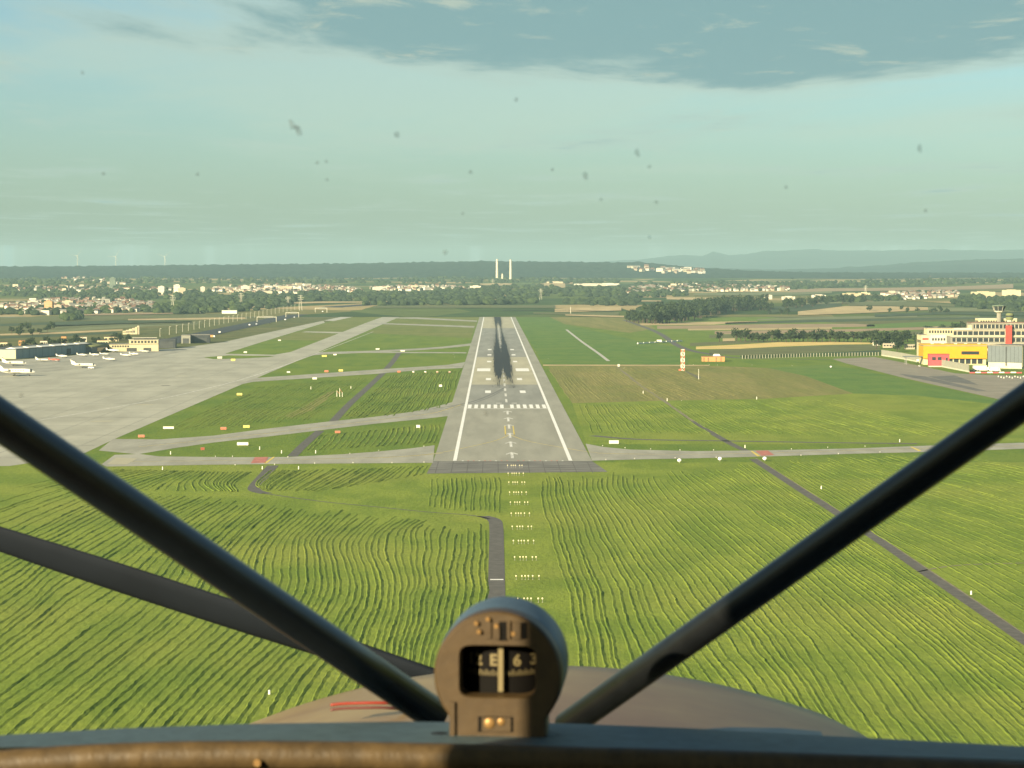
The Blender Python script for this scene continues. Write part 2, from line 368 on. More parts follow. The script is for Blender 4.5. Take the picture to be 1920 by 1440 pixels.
# fields beyond the fence
fl = [('gold', [(1305, 650, 655), (1387, 646, 654), (1462, 641.5, 650), (1560, 641, 646.5), (1650, 643, 645)]),
      ('olive', [(1294, 643, 649), (1369, 639.5, 645.5), (1462, 638.5, 641)]),
      ('olive', [(1330, 656, 664), (1400, 653.5, 667), (1560, 647, 660), (1650, 646, 656)]),
      ('dkgreen', [(1388, 667.3, 669.5), (1560, 660.5, 664), (1652, 656.5, 660)]),
      ('brownf', [(1232, 611, 617), (1330, 610, 616), (1450, 607.5, 615), (1600, 607, 613), (1640, 609, 612)]),
      ('tan', [(1200, 606, 610), (1330, 603.5, 609), (1420, 602, 604)]),
      ('dkgreen', [(1360, 605, 608), (1500, 600, 605), (1720, 596.5, 600), (1920, 594, 597)]),
      ('palegreen', [(1420, 598, 600.5), (1560, 594, 598.5), (1720, 590.5, 594)]),
      ('tan', [(1496, 585, 592), (1587, 574.5, 589), (1660, 575, 586), (1740, 577, 582)]),
      ('dkgreen', [(1440, 576, 588), (1500, 573, 584), (1577, 569.5, 575)]),
      ('olive', [(1590, 568.5, 573), (1720, 567, 575), (1790, 572, 576)]),
      ('dkgreen', [(1640, 590, 595), (1760, 586, 590), (1920, 587, 592)]),
      ('palegreen', [(1740, 577, 585), (1830, 578, 585), (1920, 582, 586)]),
      ('bright', [(1625, 609, 616), (1680, 606, 615), (1760, 602.5, 611), (1800, 604, 609)]),
      ('tan', [(1735, 613, 618), (1760, 612, 615)]),
      ('tan', [(1040, 580, 586), (1100, 577, 585), (1165, 577, 583)]),
      ('dkgreen', [(940, 581.5, 583), (1060, 582, 583.2), (1150, 584, 585.2)]),
      ('tan', [(1250, 557.5, 562), (1300, 558, 563), (1340, 559, 561)]),
      ('palegreen', [(1300, 551, 554), (1420, 549, 554), (1500, 549, 553), (1560, 546, 550)]),
      ('brownf', [(1480, 543, 549), (1540, 541, 547), (1640, 540.5, 546), (1780, 538, 544), (1900, 533, 541)]),
      ('tan', [(690, 566, 569), (800, 564, 567), (935, 561.5, 567)]),
      ('tan', [(480, 569, 572), (600, 566, 569), (690, 566, 568)]),
      ('tan', [(240, 597.5, 601), (350, 595.5, 599.5), (460, 595, 598)]),
      ('palegreen', [(75, 620, 625), (160, 614, 619), (260, 609, 613), (370, 605.5, 608)]),
      ('dkgreen', [(0, 607, 612), (120, 603, 608), (240, 600.5, 604), (330, 600, 602)]),
      ('dkgreen', [(90, 609, 613), (220, 605, 608), (360, 602, 604.5)]),
      ('olive', [(0, 596, 604), (120, 592, 601), (240, 591, 598), (420, 588, 595)]),
      ('tan', [(900, 532, 535), (945, 531, 536), (960, 532, 534)]), ('tan', [(1020, 531, 540), (1060, 532, 540)]),
      ('palegreen', [(780, 541, 545), (860, 541, 545)])]
fl += [('brownf', [(1340, 621, 627), (1450, 619, 626), (1600, 617, 622), (1740, 613, 618)]), ('tan', [(1290, 616.5, 619.5), (1420, 615.5, 618.5), (1560, 613.5, 616.5)]), ('olive', [(1330, 628, 634), (1480, 627, 633), (1640, 624, 632), (1740, 620, 628)]), ('tan', [(1355, 634.5, 640), (1378, 634, 640)]),
       ('brownf', [(1240, 592, 596), (1300, 589, 593)]), ('olive', [(1000, 586.5, 589), (1080, 587, 591), (1160, 586, 592)]), ('tan', [(1170, 593, 596), (1060, 589.5, 592.5)][::-1]), ('palegreen', [(1500, 569.5, 572), (1600, 566, 569), (1700, 564.5, 567)]), ('tan', [(1080, 565, 567), (1180, 563.5, 566), (1240, 564, 566)]),
       ('olive', [(0, 613.5, 620), (120, 609.5, 616), (240, 606, 610), (380, 602, 606)]), ('tan', [(0, 626, 629), (120, 622, 625.5), (230, 617, 620)]), ('dkgreen', [(0, 631, 635), (110, 627, 631), (220, 622, 625)]), ('brownf', [(120, 590, 593), (260, 587, 590.5), (380, 586, 588)]), ('tan', [(430, 577, 579.5), (520, 573, 576)]), ('olive', [(700, 574.5, 578), (930, 573, 578), (1040, 573, 578)])]
for k, rows in fl: band('field', rows, k, 0.05 if rows[0][2] > 600 else 0.9)

# ------------------------------------------------------------------ windrows of mown grass: real ridges, one behind the other
def resample(pts, n):
    p = np.array([[*G(*q)][:2] for q in pts]); 
    # catmull-rom through the guides
    P = np.vstack([2 * p[0] - p[1], p, 2 * p[-1] - p[-2]]); out = []
    for i in range(1, len(P) - 2):
        for t in np.linspace(0, 1, 24, endpoint=False):
            a, b, c, d = P[i - 1], P[i], P[i + 1], P[i + 2]
            out.append(.5 * ((2 * b) + (c - a) * t + (2 * a - 5 * b + 4 * c - d) * t * t + (3 * b - 3 * c + d - a) * t ** 3))
    out.append(P[-2]); out = np.array(out)
    s = np.concatenate([[0], np.cumsum(np.hypot(*np.diff(out, axis=0).T))]); q = np.linspace(0, s[-1], n)
    return np.stack([np.interp(q, s, out[:, 0]), np.interp(q, s, out[:, 1])], -1)
def windrows(guides, counts, hgt, wid, seed, step=2.2, name='mown_windrows', wob=0.5, mt='row'):
    r = np.random.default_rng(seed); L = max(np.hypot(*np.diff(resample(g, 80), axis=0).T).sum() for g in guides)
    n = int(L / step) + 4; gs = [resample(g, n) for g in guides]; V = []; Fc = []; off = 0
    k0 = np.cumsum([0] + list(counts))
    shared = np.zeros((n, 2)); a = r.normal(0, 1, (6, 3))
    u = np.linspace(0, L, n)
    for q in range(k0[-1] + 1):
        i = min(np.searchsorted(k0, q, 'right') - 1, len(counts) - 1); f = (q - k0[i]) / counts[i]
        f = f + r.normal(0, .045) / max(1, counts[i] ** .5)
        p = gs[i] * (1 - f) + gs[i + 1] * f
        w_ = sum(np.sin(u / s_ + a[j, 0] * 3 + q * .12) * m_ for j, (s_, m_) in enumerate(((23., .55), (11., .35), (47., .8)))) * wob
        w_ = w_ + sum(np.sin(u / s_ + r.uniform(0, 6)) * m_ for s_, m_ in ((17., .22), (6., .16), (3.1, .10))) * wob
        p = p + np.stack([w_, 0 * w_], -1)
        tn = np.gradient(p, axis=0); tn /= np.maximum(np.hypot(tn[:, 0], tn[:, 1]), 1e-6)[:, None]; nr = np.stack([tn[:, 1], -tn[:, 0]], -1)
        hh = hgt * (1 + .28 * np.interp(u, np.linspace(0, L, max(4, n // 3)), r.normal(0, 1, max(4, n // 3)))) * np.clip(.9 + .28 * np.sin(u / 60. + r.uniform(0, 6)), .4, 1.2)
        hh = np.clip(hh, .03, None); s0, s1 = (int(r.integers(0, max(2, n // 14))), n - int(r.integers(0, max(2, n // 14))))
        ww = wid * (1 + r.normal(0, .10, n))
        jit = r.normal(0, .10 * wid, n)
        prof = [(-1.9, 0.0), (-.8, .55), (.0, 1.0), (.35, .62), (.7, 0.0)]
        for sx, sz in prof:
            xy = p + nr * (ww * sx * .5 + (jit if 0 < sz else 0))[:, None]
            V.append(np.column_stack([xy, np.where(sz > 0, hh * sz * (1 + r.normal(0, .08, n)), -0.02)])[s0:s1])
        m_ = s1 - s0; idx = np.arange(5 * m_).reshape(5, m_) + off; off += 5 * m_
        Fc.append(np.stack([idx[:-1, :-1], idx[:-1, 1:], idx[1:, 1:], idx[1:, :-1]], -1).reshape(-1, 4))
    v = np.vstack(V); f = np.vstack(Fc)
    me = bpy.data.meshes.new(name); me.from_pydata(v.tolist(), [], f.tolist()); me.materials.append(M[mt]); me.update()
    bm = bmesh.new(); bm.from_mesh(me); bm.to_mesh(me); bm.free()
    return link(name, me)
def rows_(label, *a, **k): return tag(windrows(*a, **k), label, 'windrows', kind='stuff')
rows_('dark wavy windrows of cut grass on the near field right of the approach lights',
      [[(1012.6, 893), (1016, 932), (1029, 979), (1036, 1012), (1054, 1077), (1072, 1149), (1087, 1214), (1100, 1300), (1120, 1450)],
       [(1047, 893), (1060, 929), (1076, 968), (1090, 1015), (1106, 1062), (1126, 1113), (1141, 1167), (1155, 1203), (1180, 1300), (1215, 1450)],
       [(1078, 893), (1087, 925), (1105, 965), (1119, 1001), (1144, 1048), (1162, 1084), (1180, 1127), (1202, 1178), (1230, 1225), (1275, 1300), (1370, 1450)],
       [(1155, 885), (1162, 921), (1188, 957), (1213, 990), (1245, 1033), (1274, 1066), (1307, 1105), (1343, 1145), (1380, 1185), (1400, 1220), (1430, 1260), (1480, 1330), (1570, 1460)],
       [(1213, 889), (1231, 929), (1267, 965), (1310, 1004), (1347, 1037), (1390, 1077), (1433, 1120), (1466, 1167), (1495, 1199), (1520, 1240), (1560, 1300), (1620, 1390), (1670, 1460)],
       [(1310, 878), (1347, 903), (1397, 939), (1451, 979), (1505, 1019), (1560, 1062), (1620, 1110), (1700, 1180), (1790, 1260), (1920, 1385), (2000, 1470)],
       [(1404, 867), (1449, 902), (1500, 933), (1556, 970), (1636, 1030), (1730, 1093), (1830, 1160), (1980, 1260)]],
      [5, 3, 8, 6, 11, 11], 0.18, 0.75, 11, wob=.38)
rows_('faint mown rows in the field right of the narrow dark path',
      [[(1440, 868), (1565, 952), (1655, 1008), (1765, 1068), (1960, 1190)], [(1500, 861), (1600, 905), (1700, 955), (1800, 995), (1960, 1060)],
       [(1640, 855), (1740, 883), (1840, 910), (1960, 945)], [(1780, 850), (1860, 866), (1960, 885)]], [10, 14, 10], 0.14, 0.85, 12)
rows_('wavy windrows of cut grass on the near field behind the propeller, left of the path',
      [[(912, 979), (909, 1031), (911, 1074), (912, 1113), (905, 1180), (880, 1300), (850, 1450)],
       [(852, 988), (846, 1031), (840, 1074), (840, 1104), (831, 1153), (822, 1196), (800, 1290), (760, 1450)],
       [(807, 973), (779, 994), (782, 1031), (781, 1056), (786, 1095), (778, 1123), (774, 1165), (760, 1220), (735, 1300), (670, 1450)],
       [(758, 970), (715, 1000), (709, 1025), (721, 1068), (730, 1100), (727, 1140), (712, 1190), (690, 1240), (655, 1310), (580, 1450)],
       [(694, 964), (645, 1007), (639, 1031), (648, 1068), (656, 1098), (645, 1135), (610, 1190), (565, 1240), (525, 1290), (495, 1345), (440, 1450)],
       [(639, 955), (587, 1007), (584, 1034), (587, 1068), (588, 1098), (570, 1140), (530, 1190), (480, 1240), (425, 1295), (375, 1350), (310, 1450)],
       [(587, 949), (516, 1013), (498, 1040), (494, 1085), (470, 1135), (424, 1179), (337, 1265), (262, 1344), (175, 1450)],
       [(480, 940), (405, 995), (335, 1055), (290, 1115), (250, 1150), (180, 1210), (80, 1285), (-20, 1360), (-120, 1440)],
       [(380, 930), (280, 975), (190, 1030), (100, 1085), (50, 1130), (-40, 1190)],
       [(250, 915), (150, 950), (60, 995), (-60, 1050)], [(150, 898), (60, 925), (-60, 960)]],
      [5, 5, 5, 6, 5, 6, 10, 10, 11, 7], 0.18, 0.75, 13, wob=.38)
rows_('short mown rows between the left taxiway and the bend of the path', [[(508, 882), (482, 905), (487, 917)], [(565, 880), (522, 905), (502, 921)], [(690, 877), (640, 905), (600, 922)], [(800, 873), (792, 882), (785, 892)]], [8, 11, 12], 0.20, 0.85, 14, wob=.4)
rows_('hooked mown rows left of the path bend below the taxiway', [[(470, 884), (440, 905), (448, 922)], [(400, 884), (384, 905), (402, 922)], [(330, 882), (270, 903), (220, 918)], [(220, 880), (120, 895), (20, 915)]], [8, 10, 10], 0.20, 0.85, 15, wob=.4)
rows_('straight mown rows between the runway pad and the path', [[(811, 897), (808, 925), (806, 952)], [(872, 895), (872, 930), (872, 958)], [(936, 893), (938, 930), (938, 962)]], [7, 7], 0.18, 0.75, 16, wob=.4)
rows_('mown rows on the grass wedge nearest the runway, left side', [[(605, 814), (588, 832), (570, 846)], [(720, 805), (705, 822), (690, 838)], [(826, 795), (822, 812), (816, 832)]], [10, 11], 0.22, 0.95, 17, wob=.45)
rows_('mown rows between the second and third exits beside the runway', [[(735, 703), (700, 735), (640, 785)], [(800, 697), (775, 735), (738, 780)], [(862, 692), (850, 725), (833, 765)]], [14, 12], 0.22, 0.95, 18, wob=.45)
rows_('faint mown rows on the grass between apron and ditch path', [[(695, 706), (650, 740), (575, 788)], [(590, 715), (520, 752), (430, 802)], [(490, 724), (400, 765), (290, 812)]], [15, 13], 0.15, 0.95, 19, wob=.45)
rows_('mown rows on the field right of the threshold', [[(1086, 758), (1097, 785), (1112, 812)], [(1245, 757), (1280, 782), (1335, 815)], [(1380, 752), (1460, 785), (1560, 818)], [(1560, 748), (1680, 780), (1830, 818)]], [20, 17, 17], 0.18, 0.9, 20, wob=.4)
rows_('thin straw rows on the dry meadow right of the runway', [[(1030, 690), (1050, 720), (1074, 752)], [(1150, 690), (1205, 720), (1268, 749)], [(1280, 690), (1360, 720), (1450, 746)]], [22, 16], 0.13, 1.2, 21, wob=.3, mt='dry')

# ------------------------------------------------------------------ runway and taxiways
RX = 7.5
def gy_(y): return G(960, y).y
def runway_mat():
    m = bpy.data.materials.new('runway_asphalt'); m.use_nodes = True; t = m.node_tree; b = t.nodes['Principled BSDF']
    b.inputs['Roughness'].default_value = 0.85; b.inputs['Specular IOR Level'].default_value = 0.2
    g = N(t, 'ShaderNodeNewGeometry'); v = mapping(t, g.outputs['Position'], scale=(1, .12, 1))
    n1 = noise(t, v, .12, 6); c = ramp(t, n1, .3, .7, (.26, .254, .208), (.32, .312, .255))
    t.links.new(c, b.inputs['Base Color']); return m
M['runway'] = runway_mat()
def rubber_mat():
    m = bpy.data.materials.new('tyre_rubber'); m.use_nodes = True; t = m.node_tree; b = t.nodes['Principled BSDF']
    b.inputs['Roughness'].default_value = 0.8; b.inputs['Base Color'].default_value = (.028, .03, .034, 1); b.inputs['Specular IOR Level'].default_value = 0.2
    g = N(t, 'ShaderNodeNewGeometry'); s = N(t, 'ShaderNodeSeparateXYZ'); t.links.new(g.outputs['Position'], s.inputs[0])
    x = mathn(t, 'ABSOLUTE', mathn(t, 'SUBTRACT', s.outputs[0], RX)); y = s.outputs[1]
    st = noise(t, mapping(t, g.outputs['Position'], scale=(1.3, .018, 1)), 1.0, 5, .65)
    def seg(a0, a1, b0, b1):
        return mathn(t, 'MULTIPLY', mathn(t, 'DIVIDE', mathn(t, 'SUBTRACT', y, a0), a1 - a0, clamp=True), mathn(t, 'DIVIDE', mathn(t, 'SUBTRACT', b1, y), b1 - b0, clamp=True))
    def track(c, wd):
        d = mathn(t, 'DIVIDE', mathn(t, 'SUBTRACT', x, c), wd); return mathn(t, 'POWER', 2.718, mathn(t, 'MULTIPLY', mathn(t, 'MULTIPLY', d, d), -1.0))
    A = mathn(t, 'MULTIPLY', track(3.8, 2.9), seg(1300, 1720, 1950, 2700))
    A = mathn(t, 'MULTIPLY', A, 1.75)
    Bt = mathn(t, 'MULTIPLY', track(3.2, 1.25), seg(1500, 1800, 3650, 3800)); Bt = mathn(t, 'MULTIPLY', Bt, .95)
    Cw = mathn(t, 'MULTIPLY', track(1.5, 4.2), seg(2850, 3400, 3680, 3800)); Cw = mathn(t, 'MULTIPLY', Cw, 1.5)
    Cn = mathn(t, 'MULTIPLY', track(1.0, 4.0), seg(1500, 1700, 1980, 2300)); Cn = mathn(t, 'MULTIPLY', Cn, 1.1)
    tot = mathn(t, 'ADD', mathn(t, 'ADD', A, Bt), mathn(t, 'ADD', Cw, Cn))
    st2 = noise(t, mapping(t, g.outputs['Position'], scale=(1.0, .006, 1)), 1.0, 4, .7)
    nn = mathn(t, 'ADD', mathn(t, 'SUBTRACT', st, .5), mathn(t, 'SUBTRACT', st2, .5))
    thr = mathn(t, 'MULTIPLY_ADD', nn, 2.8, .56)
    al = mathn(t, 'MULTIPLY', mathn(t, 'SUBTRACT', mathn(t, 'MULTIPLY', tot, 1.1), thr), 1.25, clamp=True)
    al = mathn(t, 'MINIMUM', mathn(t, 'MAXIMUM', al, mathn(t, 'MULTIPLY', tot, .30)), .95)
    t.links.new(al, b.inputs['Alpha']); return m
M['tyre'] = rubber_mat()
Y0, Y1 = gy_(865), gy_(589.6)
runway = poly('runway', [(RX - 30, Y0), (RX + 30, Y0), (RX + 29, Y1), (RX - 29, Y1)], 'runway', 0.06); runway['label'] = 'long grey runway with dark tyre marks leading away to the hills'
poly('blast_pad', [(RX - 31, gy_(888)), (RX + 33.5, gy_(885)), (RX + 30, Y0), (RX - 30, Y0)], 'pad', 0.05)['label'] = 'dark asphalt pad before the runway start'
def rect(name, x0, x1, y0, y1, m, z=0.10, parent=runway): return poly(name, [(RX + x0, y0), (RX + x1, y0), (RX + x1, y1), (RX + x0, y1)], m, z, parent)
for k in range(-5, 6): rect('slab_joint', k * 5.6 - .12, k * 5.6 + .12, gy_(887), Y0 - .5, 'path', .075) if k else None
M['lane'] = mat('runway_lane', (0.245, 0.245, 0.215), .85, .12, .1, stretch=(1, .1, 1))
for a, b in ((gy_(760), gy_(722)), (gy_(669), gy_(616))): rect('asphalt_section', -21, 21, a, b, 'lane', .075)
rect('concrete_section', -21, 21, gy_(721), gy_(670), 'concrete', .08); rect('concrete_section', -21, 21, gy_(615), Y1 - 3, 'concrete', .08)
rect('side_line', -22.6, -21.2, Y0 + 2, Y1 - 4, 'white'); rect('side_line', 21.2, 22.6, Y0 + 2, Y1 - 4, 'white')
TH = gy_(766.8)
rect('threshold_line', -21, 21, TH, TH + 1.8, 'white')
for k in range(6):
    for s in (-1, 1): c = s * (2.7 + 3.42 * k); rect('threshold_bar', c - .95, c + .95, TH + 5, TH + 38, 'white')
for s in (-1, 1): rect('aiming_mark', min(s * 9.3, s * 19), max(s * 9.3, s * 19), gy_(696.2), gy_(690.8), 'white')
for y in (734.7, 711, 678, 665.5, 655.6):
    yy = gy_(y)
    for s in (-1, 1): rect('touchdown_mark', min(s * 8.7, s * 12.1), max(s * 8.7, s * 12.1), yy - 14, yy + 14, 'white')
for s in (-1, 1): rect('number_stroke', s * 4.1 - 1.5, s * 4.1 + 1.5, TH + 49, TH + 53, 'wornwhite')
yy = TH + 58
while yy < Y1 - 60: rect('centre_dash', -.6, .6, yy, yy + 32, 'wornwhite'); yy += 60
for y in (848, 828, 812, 796, 783, 770.5):
    h = gy_(y); pts = [(0, h), (-2.3, h - 9), (-2.3, h - 12.5), (-.55, h - 6), (-.55, h - 30), (.55, h - 30), (.55, h - 6), (2.3, h - 12.5), (2.3, h - 9)]
    poly('displaced_arrow', [(RX + a, b) for a, b in pts], 'wornwhite', .10, runway)
for s in (-1, 1): rect('yellow_line', s * 1.9 - .28, s * 1.9 + .28, gy_(816), gy_(799), 'yellow')
for k in range(-9, 10):
    if k: rect('end_light_mark', k * 2.1 - .3, k * 2.1 + .3, Y0 + .6, Y0 + 3.2, 'redpaint' if k % 3 else 'wornwhite', .09)
# yellow lead-in curves from the taxiways to the centre line
def ribbon(name, pts, wd, m, z, parent=None, kind='structure', label=None, n=10):
    P = [Vector((p[0], p[1])) for p in pts]; Q = [P[0]]
    for i in range(len(P) - 1):
        a = P[max(i - 1, 0)]; b = P[i]; c = P[i + 1]; d = P[min(i + 2, len(P) - 1)]
        for k in range(1, n + 1):
            t = k / n; Q.append(.5 * ((2 * b) + (c - a) * t + (2 * a - 5 * b + 4 * c - d) * t * t + (3 * b - 3 * c + d - a) * t ** 3))
    vs = []
    for i, q in enumerate(Q):
        t = (Q[min(i + 1, len(Q) - 1)] - Q[max(i - 1, 0)]).normalized(); nn = Vector((t.y, -t.x))
        ww = wd if not callable(wd) else wd(i / (len(Q) - 1))
        vs += [(*(q - nn * ww / 2), z), (*(q + nn * ww / 2), z)]
    o = MB().add(vs, [(2 * i, 2 * i + 1, 2 * i + 3, 2 * i + 2) for i in range(len(Q) - 1)], m).build(name, parent)
    if parent is None: tag(o, label, kind=kind)
    return o
g2 = lambda l: [tuple(G(*p))[:2] for p in l]
ribbon('lead_line', g2([(954, 816), (930, 826), (880, 838), (810, 851), (700, 860)]), .35, 'yellow', .09, runway)
ribbon('lead_line', g2([(958, 816), (985, 826), (1040, 837), (1120, 849), (1220, 852)]), .35, 'yellow', .09, runway)
M['stain'] = mat('tyre_stain', (.15, .15, .14), .85, .1, .3)
ribbon('tyre_stain', g2([(946, 727), (925, 738), (890, 752), (850, 761), (800, 768)]), 1.6, 'stain', .085, runway)
ribbon('tyre_stain', g2([(944, 731), (918, 745), (880, 758), (840, 765), (780, 772)]), .9, 'stain', .085, runway)
rub = poly('tyre_marks', [(RX - 10, 1380), (RX + 10, 1380), (RX + 10, 3815), (RX - 10, 3815)], 'tyre', .14, runway)

apron = poly('apron', [(-420, 819), (-178, 824), (-168, 851), (-161, 872), (-162, 962), (-160, 1505), (-157, 2010), (-182, 2016), (-190, 1950), (-236, 1975), (-238, 2300), (-278, 2300), (-300, 2100), (-420, 1750)], 'apron', .05)
apron['label'] = 'wide pale concrete apron left of the runway with parked aircraft'
pxpoly('apron_island', [(382, 670), (430, 666.5), (505, 667.5), (515, 669), (460, 672), (400, 673.5)], 'lawn', .09, apron)
for a in ((200, 741, 20), (270, 759, 30), (190, 790, 40), (340, 705, 20), (310, 723, 16)):
    c = G(a[0], a[1]); ww = a[2] / F * c.y; poly('pale_patch', [(c.x - ww / 2, c.y - 4), (c.x + ww / 2, c.y - 2), (c.x + ww * .6, c.y + 4), (c.x - ww * .4, c.y + 3)], 'concrete', .08, apron)
pxpoly('dark_section', [(-10, 706), (60, 700), (150, 691), (250, 678), (330, 662), (360, 652), (300, 655), (160, 664), (-10, 682)], 'asphalt', .07, apron)
M['sidetar'] = mat('side_tarmac', (.24, .215, .165), .85, .12, .06)
M['dkapron'] = mat('apron_asphalt', (.13, .125, .11), .85, .15, .08)
apron.children[-1].data.materials[0] = M['dkapron']
ribbon('guide_line', g2([(0, 800), (180, 770), (360, 735), (520, 690), (700, 622)]), .8, 'wornwhite', .085, apron)
poly('taxiway', [(-182, 2016), (-157, 2010), (-150, 3800), (-178, 3790), (-181, 3140)], 'apron', .05)['label'] = 'pale taxiway running parallel to the runway'
poly('taxiway', [(-278, 2300), (-238, 2300), (-240, 3206), (-253, 3350)], 'apron', .05)['label'] = 'outer taxiway on the far left leading to a white pad'
M['whitepad'] = mat('pale_pad', (.42, .41, .36), .85, .06, .05)
pxpoly('white_pad', [(607, 601), (655, 591), (680, 589.5), (668, 593), (625, 602)], 'whitepad', .07)
tw = 'taxiway'
pxpoly(tw, [(190, 871), (215, 853), (262, 851.5), (300, 856), (440, 857.5), (540, 857), (640, 852), (712, 846.5), (770, 841), (815, 835), (812, 868), (600, 869.5), (400, 871.5), (200, 875)], 'asphalt', .055, label='taxiway from the apron to the runway start, left side')
pxpoly(tw, [(185, 845), (212, 823), (300, 824), (400, 817), (500, 804), (612, 791), (700, 782), (775, 772), (815, 763), (852, 753), (842, 780), (800, 785), (700, 795), (600, 807), (500, 819), (400, 830), (330, 840), (258, 852)], 'asphalt', .057, label='second exit taxiway curving to the threshold bars')
pxpoly(tw, [(440, 723), (478, 708.8), (600, 700.5), (720, 692), (800, 687), (840, 684), (872, 679), (867, 690), (800, 693), (705, 701), (600, 708), (475, 716)], 'asphalt', .056, label='third exit taxiway beside the four white and red lamps')
pxpoly(tw, [(575, 668), (595, 660.5), (700, 657.5), (780, 653.5), (830, 650), (886, 643.5), (884, 648), (830, 653.5), (780, 657), (700, 661), (600, 665)], 'asphalt', .056, label='fourth exit taxiway crossing the far grass')
pxpoly(tw, [(675, 659.4), (875, 660.6), (874, 662.6), (675, 661.6)], 'asphalt', .054, label='thin pale taxiway line below the fourth exit')
pxpoly(tw, [(565, 623), (575, 621.3), (650, 622.5), (640, 625.3)], 'apron', .054, label='short link between the two parallel taxiways')
pxpoly(tw, [(690, 605), (760, 607), (890, 611.3), (889, 614.5), (750, 609), (685, 607)], 'asphalt', .054, label='far exit taxiway before the runway end')
pxpoly(tw, [(740, 595.5), (780, 595), (895, 601), (894, 603.4), (780, 598), (738, 597)], 'asphalt', .054, label='last exit taxiway at the runway end')
pxpoly(tw, [(1098, 832), (1130, 838), (1180, 843), (1300, 846), (1440, 844.5), (1600, 841), (1760, 835), (1960, 829), (1960, 840), (1800, 846), (1600, 851), (1440, 856), (1300, 859.5), (1200, 861.5), (1110, 864)], 'asphalt', .055, label='pale taxiway to the right of the runway start')
pxpoly('hold_marking', [(478, 857.5), (503, 857), (498, 868), (470, 869)], 'redpaint', .09); pxpoly('hold_line', [(512, 857), (516, 857), (500, 869), (494, 869.5)], 'yellow', .09)
pxpoly('hold_marking', [(1416, 845.5), (1440, 845), (1452, 853.5), (1428, 855)], 'redpaint', .09); pxpoly('hold_line', [(1407, 846), (1411, 846), (1426, 855.5), (1420, 856)], 'yellow', .09)
pxpoly('apron_marking', [(218, 858), (258, 860), (238, 871), (200, 871)], 'concrete', .09); pxpoly('hold_line', [(1706, 838), (1710, 838), (1728, 845.5), (1722, 846)], 'yellow', .09)
pxpoly('side_apron', [(1560, 673), (1640, 669.5), (1720, 685), (1790, 700), (1850, 703), (1960, 706), (1960, 768), (1860, 746), (1700, 710), (1585, 681)], 'sidetar', .05, label='brownish tarmac in front of the yellow building')
M['wet'] = mat('tar_patch', (.13, .125, .11), .8, .2, .1)
for q in ([(1686, 701), (1735, 706), (1790, 719), (1850, 733), (1830, 733), (1760, 718), (1700, 706)], [(1740, 706), (1790, 704), (1815, 713), (1835, 722), (1780, 716)]): pxpoly('tar_patch', q, 'wet', .08)
M['sealed'] = mat('sealed_joint', (.27, .265, .22), .85, .2, .2)
for k in range(-420, -165, 25): poly('slab_joint', [(k, 830), (k + .5, 830), (k + .5, 1900 if k > -370 else 1700), (k, 1900 if k > -370 else 1700)], 'sealed', .074, apron)
for k in range(860, 1900, 60): poly('slab_joint', [(-405 if k < 1650 else -350, k), (-164, k), (-164, k + 2.2), (-405 if k < 1650 else -350, k + 2.2)], 'sealed', .078, apron)
for q in ([(230, 866), (400, 864), (600, 861), (760, 856), (830, 850)], [(260, 838), (400, 824), (560, 806), (700, 789), (810, 775), (870, 757)], [(470, 713), (600, 704.5), (720, 696.5), (850, 686)], [(1120, 851), (1300, 852), (1500, 848), (1700, 842), (1950, 835)]):
    ribbon('taxi_centre_line', g2(q), .45, 'yellow', .085); ribbon('taxi_tyre_stain', g2([(x, y - .6) for x, y in q]), 3.2, 'sealed', .066)
# narrow perimeter paths
def path(px, wd, m, label, z=.05): return ribbon('path', g2(px), wd, m, z, label=label, n=8)
path([(720, 698), (690, 726), (655, 758), (625, 790)], 4.2, 'path', 'dark ditch path across the grass between second and third exits')
path([(748, 662), (735, 680), (722, 694)], 4.5, 'path', 'short dark path beyond the third exit')
path([(600, 808), (572, 832), (548, 856)], 4.0, 'path', 'dark path crossing the wedge between the two near exits')
path([(512, 873), (492, 895), (476, 917), (500, 925.5)], 4.2, 'path', 'dark path bending below the left taxiway')
path([(492, 925), (600, 940), (700, 950), (800, 960), (880, 966), (918, 973)], 1.1, 'path', 'thin track from the path bend to the approach lights')
path([(905, 968), (926, 975), (930.5, 990), (931, 1030), (931, 1110), (931, 1260)], 3.9, 'path', 'dark grey path running straight towards the aircraft nose')
path([(1158, 688), (1200, 722), (1250, 755), (1300, 790)], 2.0, 'gravel', 'pale worn track across the dry meadow')
path([(1300, 790), (1335, 812), (1372, 833), (1402, 847)], 3.2, 'path', 'dark path joining the right taxiway')
path([(1412, 861), (1500, 918), (1575, 966), (1650, 1015), (1740, 1077), (1830, 1138), (1970, 1235)], 3.1, 'path', 'dark path running diagonally through the right field')
path([(1417, 859), (1505, 915), (1580, 963), (1655, 1011), (1745, 1071), (1835, 1131), (1975, 1228)], .55, 'gravel', 'pale verge of the diagonal path', .045)
path([(1110, 817), (1200, 824), (1370, 827), (1550, 830), (1720, 832)], 5.0, 'path', 'thin dark service path above the right taxiway')
path([(1062, 618), (1090, 640), (1120, 661), (1141, 677)], 3.0, 'whitepad', 'pale service track through the bright lawn')
path([(1722, 1072), (1800, 1060), (1960, 1055)], 1.0, 'gravel', 'faint side track from the diagonal path')
path([(1170, 600), (1230, 622), (1275, 650), (1330, 664), (1400, 672), (1560, 674)], 7, 'path', 'grey perimeter road curving past the orange hut')
# the motorway behind the apron
mw = poly('motorway', [(-352, 2150), (-318, 2150), (-318, 3600), (-270, 4100), (-120, 4600), (-165, 4620), (-310, 4130), (-352, 3600)], 'motorway', .06)
mw.data.transform(Matrix.Identity(4))
mw['label'] = 'dark motorway along the left edge of the airfield'
for v in mw.data.vertices: v.co.z = float(terr(v.co.x, v.co.y)) + .3

